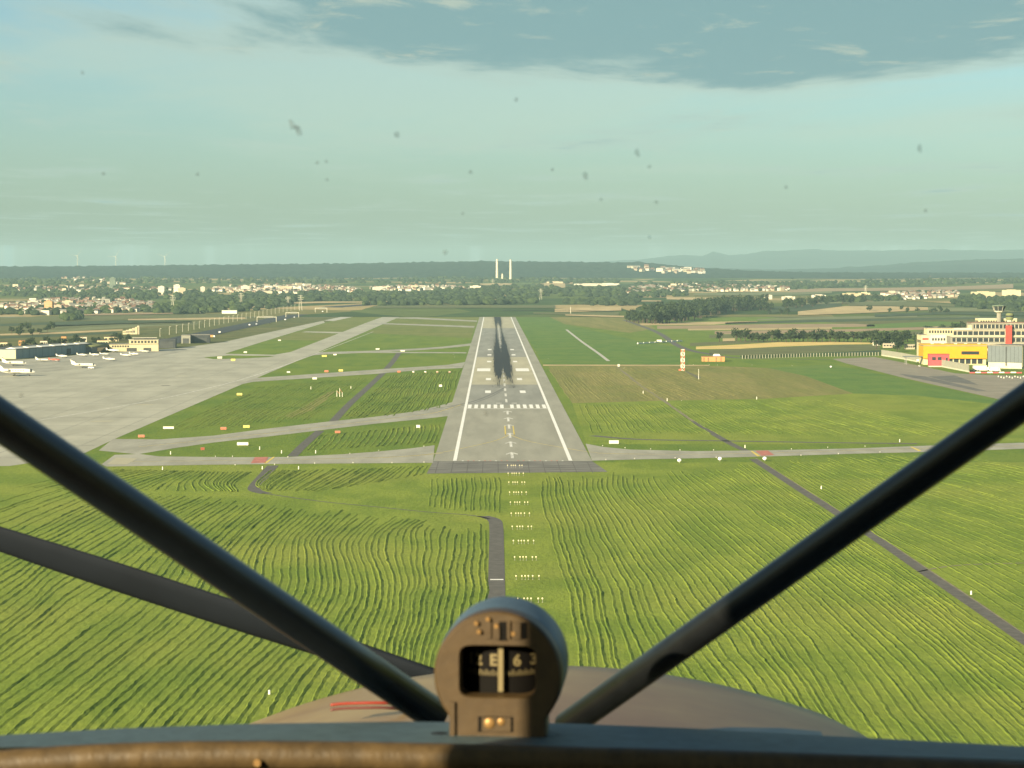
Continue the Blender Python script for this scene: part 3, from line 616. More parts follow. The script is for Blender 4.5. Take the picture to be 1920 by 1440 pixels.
# ------------------------------------------------------------------ haze
def haze_mat(dens):
    m = bpy.data.materials.new('haze'); m.use_nodes = True; t = m.node_tree; t.nodes.clear()
    v = N(t, 'ShaderNodeVolumePrincipled'); v.inputs['Color'].default_value = (0.46, 0.70, 0.77, 1); v.inputs['Density'].default_value = dens
    v.inputs['Anisotropy'].default_value = 0.0
    o = N(t, 'ShaderNodeOutputMaterial'); t.links.new(v.outputs[0], o.inputs['Volume']); return m
M['haze'] = haze_mat(5.0e-5)
hb = MB().box((0, 12800, 184), (70000, 32200, 372), 'haze').build('haze'); tag(hb, 'pale blue evening haze over the whole landscape', kind='stuff')

# ------------------------------------------------------------------ runway lights, signs and other airfield equipment
def scale_at(p): return p.y / F                      # metres in one pixel of the photograph, at that distance
lamp_me = MB().box((0, 0, .45), (.10, .10, .9), 'post').box((0, 0, .02), (.4, .4, .04), 'barrier').mesh('lamp_post')
head_me = MB().loft([[(math.cos(a) * r, math.sin(a) * r, z) for a in [k * PI / 4 for k in range(8)]] for r, z in ((.14, .86), (.27, .95), (.30, 1.15), (.22, 1.36), (.05, 1.40))], 'lamp').mesh('lamp_head')
bar_y = (877, 892, 909, 928, 947, 968, 993, 1020, 1051, 1087, 1130, 1178)
for i, y in enumerate(bar_y):
    c = G(960, y); c.x = RX
    o = thing('approach_light_bar', ['approach light bar on the dark pad, first before the runway', 'approach light bar at the edge of the dark pad', 'third approach light bar counted from the runway', 'fourth approach light bar counted from the runway', 'fifth approach light bar counted from the runway', 'approach light bar level with the bend of the path', 'seventh approach light bar counted from the runway', 'eighth approach light bar counted from the runway', 'ninth approach light bar counted from the runway', 'approach light bar next to the white line across the path', 'approach light bar just above the compass', 'approach light bar behind the compass'][i], 'light bar', (RX, c.y, .06), 0, 'approach lights in the grass')
    for x in (-2.1, -.75, 0, .75, 1.75 if i % 2 else 2.3, 3.2):
        q = link('lamp', head_me, o, (x, 0, 0)); q.scale = (.66, .66, .75); link('stem', lamp_me, q)
path_mark = ribbon('path_line', g2([(919, 1087), (944, 1087)]), 1.6, 'white', .06)
def sign(px, py, wpx, hpx, m, label, rz=0.0):
    p = G(px, py); s = scale_at(p); wd, ht = wpx * s, hpx * s
    o = thing('airfield_sign', label, 'sign', (p.x, p.y, .03), rz, 'airfield signs')
    MB().box((0, 0, .25 + ht / 2), (wd, .25, ht), m).build('panel', o)
    f = MB().box((0, .0, .25 + ht + .03), (wd + .1, .3, .06), 'post').build('frame', o)
    for sx in (-.4, .4): MB().box((sx * wd, 0, .12), (.1, .1, .24), 'post').build('leg', o)
    return o
S = [(265, 821, 12, 4.5, 'signred', 'red sign board with long shadow at the tip of the grass wedge', 0), (316, 805, 20, 4, 'signwhite', 'long white sign board near the tip of the upper grass wedge', 0),
     (419, 806.5, 11, 4.5, 'signred', 'red sign board left of a yellow one beside the second exit', 0), (462, 803, 12, 4.5, 'signyellow', 'yellow sign board beside the second exit taxiway', 0),
     (449, 742, 10, 4, 'signyellow', 'yellow sign board alone in the grass by the apron edge', 0), (455, 836, 21, 5.5, 'signwhite', 'long white sign board in the lower grass wedge', 0),
     (380, 845, 7, 5, 'signred', 'small tilted red sign casting a shadow near the wedge tip', .5), (633, 813, 10, 4, 'signred', 'red sign board right of the path in the lower wedge', 0),
     (784, 803, 7, 5, 'signwhite', 'small white sign near the runway in the lower wedge', 0), (541, 699.5, 6, 2.5, 'signwhite', 'small white sign above the third exit near the apron', 0),
     (612, 698.5, 7.5, 3.5, 'signred', 'red sign board above the third exit taxiway', 0), (639, 697, 8, 3.5, 'signyellow', 'yellow sign board above the third exit taxiway', 0),
     (590, 712, 8, 3.5, 'signwhite', 'white sign board below the third exit taxiway', 0), (1151, 833, 18, 6, 'signwhite', 'white sign board right of the runway start', 0),
     (826, 726, 5.5, 4, 'signwhite', 'small white sign near the touchdown zone', 0), (437, 677, 8, 3.5, 'signyellow', 'yellow sign board on the thin island in the apron', 0),
     (412, 673, 9, 4, 'signwhite', 'white sign at the tip of the thin apron island', .4), (608, 669.5, 9, 3, 'signyellow', 'yellow double sign board below the fourth exit', 0),
     (628, 666.5, 6, 2.2, 'signwhite', 'small white sign just right of the yellow double sign', 0), (755, 659.5, 8, 2.2, 'signwhite', 'white sign board right of the short dark path', 0), (708, 656, 7, 2.2, 'signwhite', 'white sign board above the fourth exit', 0),
     (748, 699, 6, 3, 'signred', 'small red sign left of the four glide lamps', 0), (460, 662, 6, 2.4, 'signwhite', 'white sign above the thin apron island', 0), (524, 639.5, 5, 2, 'signwhite', 'white sign between the two parallel taxiways', 0)]
for s in S: sign(*s[:5], s[5], s[6])
sign(1160, 688, 4, 4.5, 'signwhite', 'small white cabinet at the crossing of the dry strip and the worn track', .3)
# glide slope lamps: four white and red boxes beside the runway
for i, px in enumerate((775, 797.5, 820, 843)):
    p = G(px, 699); o = thing('glide_lamp', ['leftmost white of the four glide lamps by the runway', 'second white glide lamp from the left by the runway', 'reddish glide lamp second from the runway', 'reddish glide lamp nearest the runway'][i], 'lamp', (p.x, p.y, .03), 0, 'glide slope lamps')
    MB().box((0, 0, .75), (1.5, 1.3, .8), 'signwhite', top=.7).build('housing', o)
    MB().box((0, -.68, .72), (1.0, .06, .5), 'white' if i < 2 else 'signred').build('lens', o)
    for a, b in ((-.5, -.4), (.5, -.4), (0, .45)): MB().box((a, b, .18), (.08, .08, .36), 'signred').build('leg', o)
    MB().box((0, 0, .02), (2.2, 1.8, .04), 'signred').build('base', o)
# white marker posts
mk = [(305, 881, 'white marker post with shadow below the left taxiway'), (492, 880, 'white marker post left of the path below the taxiway'), (560, 880, 'white marker post right of the path below the taxiway'), (487, 843, 'white marker post in the lower wedge left of the path'),
      (528, 850, 'white marker post beside the path above the taxiway'), (592, 850, 'white marker post right of the path above the taxiway'), (320, 852, 'white marker post at the tip of the lower wedge'), (1397, 840, 'white marker post above the right taxiway'),
      (1687, 829, 'white marker post at the service path end on the right'), (1540, 917, 'thin white post in the field right of the diagonal path'), (1206, 738, 'white marker in the dry meadow'), (1251, 752, 'white marker at the lower edge of the dry meadow'),
      (1419, 749, 'white marker at the right corner of the dry meadow'), (505, 1302, 'white marker post in front of the nose on the left'), (1821, 1115, 'white marker right of the diagonal path near the side track'), (583, 730, 'white post beside the bare earth in the left grass'), (658, 729, 'white post near the ditch path')]
for px, py, lab in mk:
    p = G(px, py); s = scale_at(p); o = thing('marker_post', lab, 'marker post', (p.x, p.y, .03), 0, 'white marker posts')
    h = min(1.5, 4 * s + .2); MB().tube((0, 0, 0), (0, 0, h), .22, .16, 'signwhite', 8).build('post', o); MB().tube((0, 0, h), (0, 0, h + .18), .26, .10, 'signwhite', 8).build('cap', o)
for i, (px, py) in enumerate(((1274, 868), (1350, 865), (1434, 864.5), (1558, 690))):
    p = G(px, py); o = thing('light_cabinet', ['round white light below the right taxiway, nearest the runway', 'round white light below the middle of the right taxiway', 'round white light at the crossing of path and right taxiway', 'round white light on the bright lawn below the far fence'][i], 'runway light', (p.x, p.y, .03), 0, 'round white lights right of the runway')
    MB().loft([[(math.cos(a) * r, math.sin(a) * r, z) for a in [k * PI / 5 for k in range(10)]] for r, z in ((.35, .35), (.72, .6), (.85, 1.0), (.68, 1.4), (.2, 1.62))], 'white').build('globe', o, True)
    MB().tube((0, 0, 0), (0, 0, .4), .15, .15, 'post').build('foot', o)
edge = MB().tube((0, 0, 0), (0, 0, .35), .12, .12, 'post', 6).tube((0, 0, .35), (0, 0, .62), .26, .16, 'signwhite', 6).mesh('edge_light')
def edge_lights(pxs, lab, grp):
    for px, py in pxs:
        p = G(px, py); e_ = tag(link('edge_light', edge, None, (p.x, p.y, .02)), lab, 'edge light', grp); e_.scale = (.75, .75, .75)
edge_lights([(404, 857), (436, 857), (540, 858), (656, 851.5), (710, 846), (795, 838), (441, 873), (590, 870), (662, 869), (735, 869), (795, 868), (515, 872)], 'small pale edge light along the near left taxiway', 'edge lights of the left taxiway')
edge_lights([(1130, 837), (1172, 841), (1220, 843), (1275, 845), (1338, 845), (1484, 843), (1552, 840), (1622, 838), (1136, 863), (1190, 861.5), (1266, 860), (1343, 859), (1502, 855), (1572, 852), (1650, 849)], 'small pale edge light along the right taxiway', 'edge lights of the right taxiway')
edge_lights([(850, 665), (852, 670), (858, 652), (874, 625), (876, 621), (869, 636), (880, 604), (1028, 673), (1004, 660)], 'small white light in the grass along the far runway edge', 'far runway edge lights')
edge_lights([(1330, 684), (1345, 685), (1410, 685), (1485, 686), (1170, 691), (1278, 752), (1300, 684)], 'tiny white light on the dry strip right of the runway', 'lights on the dry strip')
# lattice mast with red and white bands
p = G(1280, 695); o = thing('lattice_mast', 'red and white lattice mast standing in the dry meadow', 'mast', (p.x, p.y, .03)); hm = 40 * scale_at(p)
nb = 7
for a, b in ((-1, -1), (1, -1), (1, 1), (-1, 1)):
    q = MB()
    for k in range(nb): q.box((a * 1.15, b * 1.15, hm * (k + .5) / nb), (.42, .42, hm / nb), 'signwhite' if k % 2 else 'signred')
    q.build('leg', o)
for k in range(nb + 1):
    z = min(hm * k / nb + .1, hm - .1); q = MB(); mm = 'signwhite'
    for a in (-1, 1): q.box((0, a * 1.15, z), (2.4, .3, .3), mm).box((a * 1.15, 0, z), (.3, 2.4, .3), mm)
    q.build('ring', o)
for k in range(nb):
    q = MB(); q.tube((-1.15, -1.15, hm * k / nb), (1.15, -1.15, hm * (k + 1) / nb), .13, .13, 'signwhite', 5).tube((1.15, 1.15, hm * k / nb), (-1.15, 1.15, hm * (k + 1) / nb), .13, .13, 'signwhite', 5); q.build('brace', o)
MB().box((-2.2, -.6, .6), (1.6, 1.4, 1.2), 'signred').build('cabinet', o)
pxpoly('mast_track', [(1283, 697), (1288, 696), (1315, 708), (1309, 710)], 'path', .05)
p = G(1310, 711); o = thing('wind_mast', 'thin pale pole beside the lattice mast', 'pole', (p.x, p.y, .03)); MB().tube((0, 0, 0), (0, 0, 6.5), .16, .10, 'signwhite').build('pole', o); MB().box((0, 0, 6.6), (.9, .12, .12), 'signwhite').build('crossarm', o); MB().box((0, 0, .1), (.8, .8, .2), 'barrier').build('foot', o)
# mast frames in the left grass
p = G(637, 744); o = thing('antenna_frame', 'small red and white antenna frame in the left grass', 'antenna', (p.x, p.y, .03))
for x, h in ((-1.6, 3.6), (0.0, 5.0), (1.5, 2.6)): MB().tube((x, 0, 0), (x, 0, h), .18, .12, 'signwhite', 6).build('mast', o)
MB().tube((-1.6, 0, 3.4), (0, 0, 1.5), .1, .1, 'signred', 6).build('brace', o); MB().tube((0, 0, 4.6), (1.5, 0, 2.2), .1, .1, 'signred', 6).build('brace', o)
pxpoly('bare_earth', [(615, 735), (628, 733), (610, 752), (585, 770), (545, 783), (535, 780), (570, 762)], 'dry', .03)

# ------------------------------------------------------------------ buildings
def windows(parent, x0, x1, y, z0, z1, n, face='front', name='window', m='glass', gap=.35):
    """a row of window panes set a little proud of a wall; face front looks along -y, side along -x"""
    for i in range(n):
        a = x0 + (x1 - x0) * (i + gap / 2) / n; b = x0 + (x1 - x0) * (i + 1 - gap / 2) / n
        q = MB()
        if face == 'front': q.box(((a + b) / 2, y - .03, (z0 + z1) / 2), (b - a, .1, z1 - z0), m)
        else: q.box((y - .03, (a + b) / 2, (z0 + z1) / 2), (.1, b - a, z1 - z0), m)
        q.build(name, parent)
def block(name, label, cat, p, rz, wd, dp, ht, m, roof='roofgrey', rows=0, cols=0, para=.4, group=None, side=True, z=0.0):
    """box building whose front left corner base is at p"""
    o = thing(name, label, cat, (p[0], p[1], z), rz, group)
    MB().box((wd / 2, dp / 2, ht / 2), (wd, dp, ht), m).build('wall', o)
    MB().box((wd / 2, dp / 2, ht + para / 2), (wd + .3, dp + .3, para), roof).build('roof', o)
    for r in range(rows):
        z0 = ht * (r + .35) / max(rows, 1); z1 = ht * (r + .72) / max(rows, 1)
        windows(o, wd * .04, wd * .96, 0, z0, z1, cols)
        if side: windows(o, dp * .06, dp * .94, 0, z0, z1, max(2, int(cols * dp / wd)), 'side')
    return o
# --- left: hangars
a, b = G(30, 673), G(172, 661); L = (b - a).length; rz = math.atan2(b.y - a.y, b.x - a.x)
o = thing('hangar', 'long grey-blue hangar with white roof ridges behind the parked jets', 'hangar', (a.x, a.y, 0), rz)
MB().box((L / 2, 17, 3.9), (L, 34, 7.8), 'hangar').build('wall', o)
MB().box((-.1, 17, 3.6), (.3, 33.4, 7.0), 'cream').build('sunlit_end_wall', o)  # cream stands for the sunlit end, the grey-blue wall for the shaded side
MB().box((L / 2, 17, 8.0), (L + .6, 35, .5), 'roofdark').build('roof', o)
for k in range(6):
    MB().loft([[(x0, y, z) for y, z in ((1, 8.2), (6, 9.5), (11, 8.2))] for x0 in (L * (k + .1) / 6, L * (k + .9) / 6)], 'signwhite').build('roof_light', o)
MB().box((L * .68, -.06, 2.6), (9, .2, 5.2), 'roofdark').build('door', o)
for k in range(1, 12): MB().box((L * k / 12, -.05, 3.8), (.25, .12, 7.4), 'greyclad').build('rib', o)
a, b = G(172, 662), G(212, 658); L = (b - a).length; rz = math.atan2(b.y - a.y, b.x - a.x)
o = thing('hangar', 'low rounded-roof hangar between the long hangar and the cream terminal', 'hangar', (a.x, a.y, 0), rz)
MB().box((L / 2, 14, 2.6), (L, 28, 5.2), 'greyclad').build('wall', o)
MB().loft([[(x0, 14 - 14.5 * math.cos(t), 5.2 + 2.6 * math.sin(t)) for t in [k * PI / 10 for k in range(11)]] for x0 in (-.3, L + .3)], 'palegreen').build('roof', o, True)
MB().box((L * .55, -.06, 2.2), (L * .6, .2, 4.0), 'glass').build('door', o)
p = G(205, 659); o = thing('terminal_building', 'cream flat-roofed terminal with a glazed upper deck at the apron edge', 'building', (p.x, p.y, 0), .18)
s = scale_at(p)
MB().box((22, 10, 3.2), (44, 20, 6.4), 'cream').build('wall', o); MB().box((22, 10, 6.55), (45, 21, .35), 'roofgrey').build('roof', o)
MB().box((31, 11, 8.4), (26, 15, 3.4), 'cream').build('upper_storey', o); MB().box((31, 11, 10.25), (27, 16, .3), 'offwhite').build('roof', o)
MB().box((32, 11, 11.1), (20, 12, 1.5), 'glass').build('glazed_deck', o); MB().box((32, 11, 12.0), (22, 14, .3), 'offwhite').build('roof', o)
windows(o, 2, 18, 0, 3.8, 5.4, 7); windows(o, 19, 43, 3.5, 7.4, 9.4, 8); MB().box((20, -.05, 1.6), (9, .2, 3.0), 'roofdark').build('door', o); MB().box((34, -.05, 1.6), (7, .2, 3.0), 'roofdark').build('door', o)
o = block('hangar', 'dark blue-grey hangar right of the cream terminal', 'hangar', G(297, 653), .1, 16, 26, 8, 'motorway', 'roofdark'); MB().box((8, -.06, 3.2), (12, .2, 6), 'roofdark').build('door', o)
o = block('hangar', 'grey hangar farther along the apron with pale roof', 'hangar', G(340, 644), .1, 9, 24, 8, 'fencegrey', 'roofgrey'); MB().box((4.5, -.06, 2.6), (6, .2, 5), 'roofdark').build('door', o)
o = block('hangar', 'wide dark hangar at the far end of the apron row', 'hangar', G(358, 643), .1, 19, 24, 8, 'motorway', 'roofgrey'); MB().box((9.5, -.06, 2.6), (13, .2, 5.2), 'roofdark').build('door', o)
p = G(395, 633); o = thing('service_van', 'orange box van beside the far hangar', 'van', (p.x, p.y, .05)); MB().box((0, 0, 1.7), (6.2, 2.4, 2.4), 'orange').build('box', o); MB().box((3.9, 0, 1.4), (1.6, 2.3, 1.9), 'car_white', top=.85).build('cab', o); [MB().tube((x, y - .15, .45), (x, y + .15, .45), .45, .45, 'rubber').build('wheel', o) for x in (-2, 3.6) for y in (-1.1, 1.1)]
bl = [(182, 648, 11, 10, 5, 'cream', 'small cream building in the trees behind the hangar roof'), (148, 641, 8, 8, 5, 'offwhite', 'white building behind the hangar, right of a gabled house'), (115, 644, 5, 9, 7, 'orange', 'small yellow tower house behind the long hangar'), (0, 652, 7, 10, 5, 'cream', 'cream shed at the photo edge behind the hangar'), (35, 648, 6, 8, 5, 'orange', 'pinkish shed among trees at the far left'), (195, 640, 15, 10, 4.5, 'cream', 'long cream shed behind the cream terminal'), (75, 648, 7, 7, 4.5, 'offwhite', 'small white house among the trees behind the hangar roof')]
for px, py, wd, dp, ht, m, lab in bl:
    o = block('shed', lab, 'building', GT(px, py), .15, wd, dp, ht, m, 'tile', 1, 4, para=.3, side=False)
p = GT(228, 627); o = thing('grandstand', 'long cream stepped building above the terminal roofs', 'building', (p.x, p.y, 0), .1)
for k in range(5): MB().box((3 + k * 3.6, 6, 2 + k * .55), (3.4, 12, 4 + k * 1.1), 'wall2' if k % 2 else 'cream').build('wall', o)
MB().box((19, 6, 5), (2.5, 12, 10), 'wall2').build('stair_tower', o)
for k in range(4): windows(o, 1.6 + k * 3.6, 4.6 + k * 3.6, 0, 2, 3.2 + k * .4, 2)
# --- right: the complex round the yellow building
p = G(1731, 684); o = thing('yellow_building', 'bright yellow flat-roofed building with a long dark window strip', 'building', (p.x, p.y, 0), -.06)
o.scale.z = 1.29; W_, Hh = 49, 11.3
MB().box((W_ / 2, 14, Hh / 2 + 2.4), (W_, 28, Hh - 4.8 + 2), 'yellowclad').build('wall', o)
MB().box((W_ / 2, 15, 2.2), (W_ - 1, 26, 4.4), 'cream').build('ground_floor', o)
MB().box((W_ / 2, 14, Hh + .2), (W_ + .4, 28.4, .5), 'roofgrey').build('roof', o)
MB().box((36, -.08, 7.2), (13.5, .2, 1.9), 'glass').build('window', o)
for k in range(6): MB().box((21 + k * 4.6, 1.94, 2.2), (3.6, .2, 3.2), 'glass').build('bay_shade', o)  # dark sheets put in as the shade inside the open bays
for k in range(5): MB().box((8 + k * 9, 9 + (k % 2) * 8, Hh + .95), (2.2, 1.6, 1.0), 'barrier').build('roof_unit', o)
p = G(1727, 676); o = thing('cream_building', 'cream stepped office building behind the yellow one', 'building', (p.x, p.y, 0), -.06); o.scale.z = 1.29
MB().box((9, 14, 8), (18, 28, 16), 'cream').build('wall', o); MB().box((15.5, 12, 18), (21, 22, 4.4), 'cream').build('upper_storey', o); MB().box((15.5, 12, 20.35), (21.6, 22.6, .3), 'roofgrey').build('roof', o); MB().box((13.5, -1.0, 11.4), (13, 2.4, 9.5), 'offwhite').build('stair_block', o)
MB().box((3.4, -.08, 13.6), (5, .2, 1.2), 'redclad').build('red_band', o); MB().box((9, 14, 16.1), (18.4, 28.4, .3), 'roofgrey').build('roof', o); windows(o, .8, 6.4, 0, 8, 10, 3); windows(o, 6, 25.5, 1.0, 17.2, 19.0, 9); windows(o, 8, 19.5, -2.2, 12.6, 14.2, 5); windows(o, 8, 19.5, -2.2, 9, 10.6, 5); windows(o, 1, 26, 0, 11, 12.8, 8, 'side')
p = G(1783, 669); o = thing('office_building', 'long terraced office block with ribbon windows and a red vertical panel', 'building', (p.x, p.y, 0), -.05); o.scale.z = 1.42
for k, (z0, x0) in enumerate(((0, 0), (4, 0), (8, 0), (12, 1), (16, 18))):
    MB().box(((64 + x0) / 2, 15 + k * .8, z0 + 2), (64 - x0, 28, 4), 'officewall' if k % 2 == 0 else 'wall2').build('storey', o)
    q = MB().box(((64 + x0) / 2, 15 + k * .8 - 14.06, z0 + 2.1), (61 - x0, .2, 2.3), 'glass').build('window', o)
    MB().box(((64 + x0) / 2, 15 + k * .8 - 14.4, z0 + 4.02), (64.6 - x0, 1.2, .25), 'barrier').build('ledge', o)
    for j in range(1, 14): MB().box((x0 + (64 - x0) * j / 14, 15 + k * .8 - 14.2, z0 + 2.1), (.5, .2, 2.3), 'offwhite').build('mullion', q)
MB().box((48.5, .3, 11.5), (5.2, 1.2, 14.5), 'redclad').build('red_panel', o); MB().box((41, 18, 20.3), (46.5, 24, .4), 'tile').build('roof', o); MB().box((10, 10, 16.6), (16, 12, 1.0), 'barrier').build('roof_unit', o); MB().box((25, 10, 17.8), (18, 8, 2.2), 'cream').build('roof_unit', o)
p = G(1742, 688); o = thing('red_pavilion', 'low red-pink container pavilion in front of the yellow building', 'building', (p.x, p.y, 0), -.06); o.scale.z = 1.5
MB().box((7.6, 4, 3.4), (15.2, 8, 5.6), 'pinkclad').build('wall', o); MB().box((7.6, 4, 6.35), (15.6, 8.4, .3), 'redclad').build('roof', o); windows(o, 1.5, 10, 0, 3.4, 5.0, 2); MB().box((13.2, -.06, 3.6), (1.3, .2, 2.2), 'glass').build('door', o); MB().box((7.6, 4, .3), (14.6, 7.6, .6), 'barrier').build('plinth', o)
pa, pb = G(1852, 690), G(1907, 692); rzz = -0.62
o = thing('grey_hall', 'large windowless grey-blue hall at the right edge', 'hall', (pa.x, pa.y, 0), rzz)
MB().box((13.5, 16, 10.6), (27, 32, 12.4), 'greyclad').build('wall', o); MB().box((13.5, 16, 2.2), (26.4, 31.4, 4.4), 'barrier').build('plinth', o); MB().box((13.5, 16, 17), (27.6, 32.6, .5), 'roofgrey').build('roof', o)
for k in range(1, 9): MB().box((27 * k / 9, -.04, 10.6), (.14, .1, 12.0), 'roofdark').build('seam', o)
MB().box((27.06, 15, 9.0), (.2, 29, 15.2), 'cream').build('sunlit_end_wall', o); MB().box((14.5, -.08, 9), (.9, .16, 14), 'roofdark').build('downpipe', o)  # sunlit face of the hall put in as a cream sheet
MB().box((27.25, 10, 3.2), (.2, 6, 4.8), 'orange').build('gate', o)
p = G(1876, 640, 0); q = at(1876, 622, 2080)
o = thing('control_tower', 'airfield control tower with a wide glazed cab behind the office block', 'control tower', (q.x - 1.5, 2080, 0))
def octa(r, z, n=8): return [(math.cos(k * 2 * PI / n + PI / n) * r, math.sin(k * 2 * PI / n + PI / n) * r, z) for k in range(n)]
ztop = H - (572 - 512) * 2080 / F
MB().loft([octa(2.4, 0), octa(2.2, ztop - 7.4)], 'officewall').build('shaft', o); MB().loft([octa(2.6, ztop - 7.4), octa(4.6, ztop - 6.2), octa(4.7, ztop - 5.4)], 'barrier').build('gallery', o)
MB().loft([octa(4.5, ztop - 5.4), octa(6.2, ztop - 1.0)], 'glass').build('cab_window', o); MB().loft([octa(6.7, ztop - 1.0), octa(6.9, ztop - .5), octa(6.2, ztop)], 'greentower').build('roof', o)
for k in range(8): a = octa(4.55, ztop - 5.4)[k]; b = octa(6.25, ztop - 1.0)[k]; MB().tube(a, b, .16, .16, 'offwhite', 5).build('mullion', o)
MB().tube((0, 0, ztop), (0, 0, ztop + 3), .08, .05, 'post', 5).build('antenna', o)
q = at(1893, 600, 2060); o = thing('radar_house', 'round pale green equipment house beside the control tower', 'building', (q.x, 2060, 0)); zt = H - (587 - 512) * 2060 / F
MB().loft([octa(2.6, 0, 10), octa(2.5, zt - 6)], 'barrier').build('shaft', o); MB().loft([octa(3.2, zt - 6.2, 10), octa(3.5, zt - 5), octa(3.5, zt - 1), octa(2.6, zt)] if False else [octa(3.2, zt - 6.2, 10), octa(3.5, zt - 5, 10), octa(3.5, zt - 1, 10), octa(2.4, zt, 10)], 'palegreen').build('cab', o); MB().loft([octa(3.55, zt - 3.6, 10), octa(3.55, zt - 2.2, 10)], 'glass').build('window', o)
# lower building in front with flagpoles and flat roof behind
block('flat_building', 'flat cream building with rooftop units left of the control tower', 'building', G(1834, 655), 0, 36, 14, 28.5, 'cream', 'barrier', 5, 14)
p = GT(1790, 644); o = thing('gabled_house', 'white gabled house between trees and the office block', 'house', (p.x, p.y, 0)); MB().box((3, 5, 3.4), (9, 10, 6.8), 'offwhite').build('wall', o)
MB().loft([[(-1.9, -.4, 6.8), (7.9, -.4, 6.8), (3, -.4, 11.6)], [(-1.9, 10.4, 6.8), (7.9, 10.4, 6.8), (3, 10.4, 11.6)]], 'offwhite').build('roof', o); windows(o, 0, 6, 0, 2, 4, 3)
g_ = random.Random(5)
for px, py, wd, dp, ht, m, lab in ((1757, 672, 9, 8, 9, 'wall3', 'small brown annex between the yellow building and the cream one'), (1768, 664, 14, 10, 16, 'officewall', 'grey mid-height block above the yellow roof'), (1806, 664, 16, 8, 15, 'wall2', 'tan block above the yellow roof, right of the grey one'), (1700, 655, 8, 7, 4.5, 'wall2', 'small tan house among the trees left of the cream building'), (1672, 650, 7, 7, 4, 'wall1', 'small white house behind the tree row'), (1640, 648, 6, 6, 5, 'wall1', 'white hut at the end of the golden field'), (1655, 652, 12, 7, 4, 'wall3', 'low brown shed left of the grouped trees'), (1895, 655, 9, 10, 20, 'palegreen', 'pale green stair tower at the right edge')):
    block('annex', lab, 'building', G(px, py), g_.uniform(-.2, .2), wd, dp, ht, m, 'roofgrey', max(1, int(ht / 5)), 4, para=.3, side=False)
# glass and concrete barrier wall along the side apron
def barrier_wall(px, label, ht):
    o = thing('barrier_wall', label, 'wall', G(*px[0]))
    o0 = Vector(o.location)
    for (a, b) in zip(px[:-1], px[1:]):
        A, B = G(*a) - o0, G(*b) - o0; L = (B - A).length; rz = math.atan2(B.y - A.y, B.x - A.x); n = max(1, int(L / 3.2)); c = (A + B) / 2
        MB().box((c.x, c.y, .5), (L, .5, 1.0), 'barrier', rz).build('plinth', o)
        for i in range(n):
            q = A + (B - A) * ((i + .5) / n); MB().box((q.x, q.y, 1 + (ht - 1) / 2), (L / n - .16, .12, ht - 1), 'fencegrey', rz).build('panel', o)
            q = A + (B - A) * (i / n); MB().box((q.x, q.y, ht / 2), (.16, .3, ht), 'barrier', rz).build('post', o)
barrier_wall([(1653, 667), (1690, 673), (1730, 681)], 'grey panel wall with pale plinth, left stretch before the gap', 5.2)
barrier_wall([(1741, 683), (1775, 690), (1817, 698)], 'grey panel wall with pale plinth, right stretch after the gap', 5.6)
def fence(px, label, n):
    o0 = G(*px[0]); o = thing('fence', label, 'fence', o0); P = [G(*q) - o0 for q in px]
    for a, b in zip(P[:-1], P[1:]):
        for i in range(n): q = a + (b - a) * (i / n); MB().box((q.x, q.y, 1.6), (.35, .35, 3.2), 'barrier').build('post', o)
        c = (a + b) / 2; MB().box((c.x, c.y, 1.7), ((b - a).length, .06, 2.6), 'dkgreen', math.atan2(b.y - a.y, b.x - a.x)).build('mesh_panel', o)
fence([(1392, 673), (1520, 669.5), (1652, 667)], 'long perimeter fence with pale posts left of the grey panel wall', 24)
p = G(1730, 684); o = thing('gate_shelter', 'flat canopy over the gate gap in the panel wall', 'shelter', (p.x, p.y, 0)); MB().box((-3, 6, 6.2), (22, 8, .5), 'greyclad').build('roof', o); [MB().box((x, y, 3), (.4, .4, 6), 'post').build('post', o) for x in (-12, 6) for y in (3, 9)]
def vehicle(px, py, L, wd, ht, m, label, cat='car', rz=0.0, z=.05, group=None, terrain=False):
    p = GT(px, py) if terrain else G(px, py)
    o = thing('car' if cat == 'car' else cat.replace(' ', '_'), label, cat, (p.x, p.y, p.z + z), rz, group)
    if cat == 'car':
        prof = [(-.5, .25), (-.5, .62), (-.40, .66), (-.26, 1.0), (.16, 1.0), (.32, .62), (.48, .55), (.5, .25)]
        MB().loft([[(x * L, y, h * ht) for x, h in prof] for y in (-wd / 2, wd / 2)], m).build('body', o)
        MB().loft([[(x * L, y, h * ht) for x, h in ((-.37, .66), (-.25, .94), (.15, .94), (.29, .64))] for y in (-wd / 2 - .02, wd / 2 + .02)], 'glass').build('window', o)
        for x in (-.3, .3): MB().tube((x * L, -wd / 2 - .03, .33), (x * L, wd / 2 + .03, .33), .33, .33, 'rubber').build('wheel', o)
    else:
        MB().box((-L * .1, 0, ht * .56), (L * .78, wd, ht * .85), m).build('box', o); MB().box((L * .41, 0, ht * .42), (L * .18, wd * .95, ht * .62), 'car_white', top=.9).build('cab', o)
        MB().box((L * .47, 0, ht * .55), (L * .08, wd * .9, ht * .2), 'glass').build('windscreen', o)
        for x in (-.35, -.2, .38): MB().tube((x * L, -wd / 2, .5), (x * L, wd / 2, .5), .5, .5, 'rubber').build('wheel', o)
    return o
vehicle(1725, 679.5, 5.5, 2.2, 2.4, 'car_white', 'white van parked at the gap in the panel wall', 'van')
vehicle(1840, 696, 12.5, 2.6, 4.2, 'truck', 'white box truck behind the barrier by the grey hall', 'truck', .05)
vehicle(1866, 697, 7, 2.5, 3.6, 'truck', 'smaller white truck right of the box truck', 'truck', .05)
vehicle(1352, 676.8, 4.6, 1.9, 1.6, 'car_white', 'white car beside the orange hut', 'car')
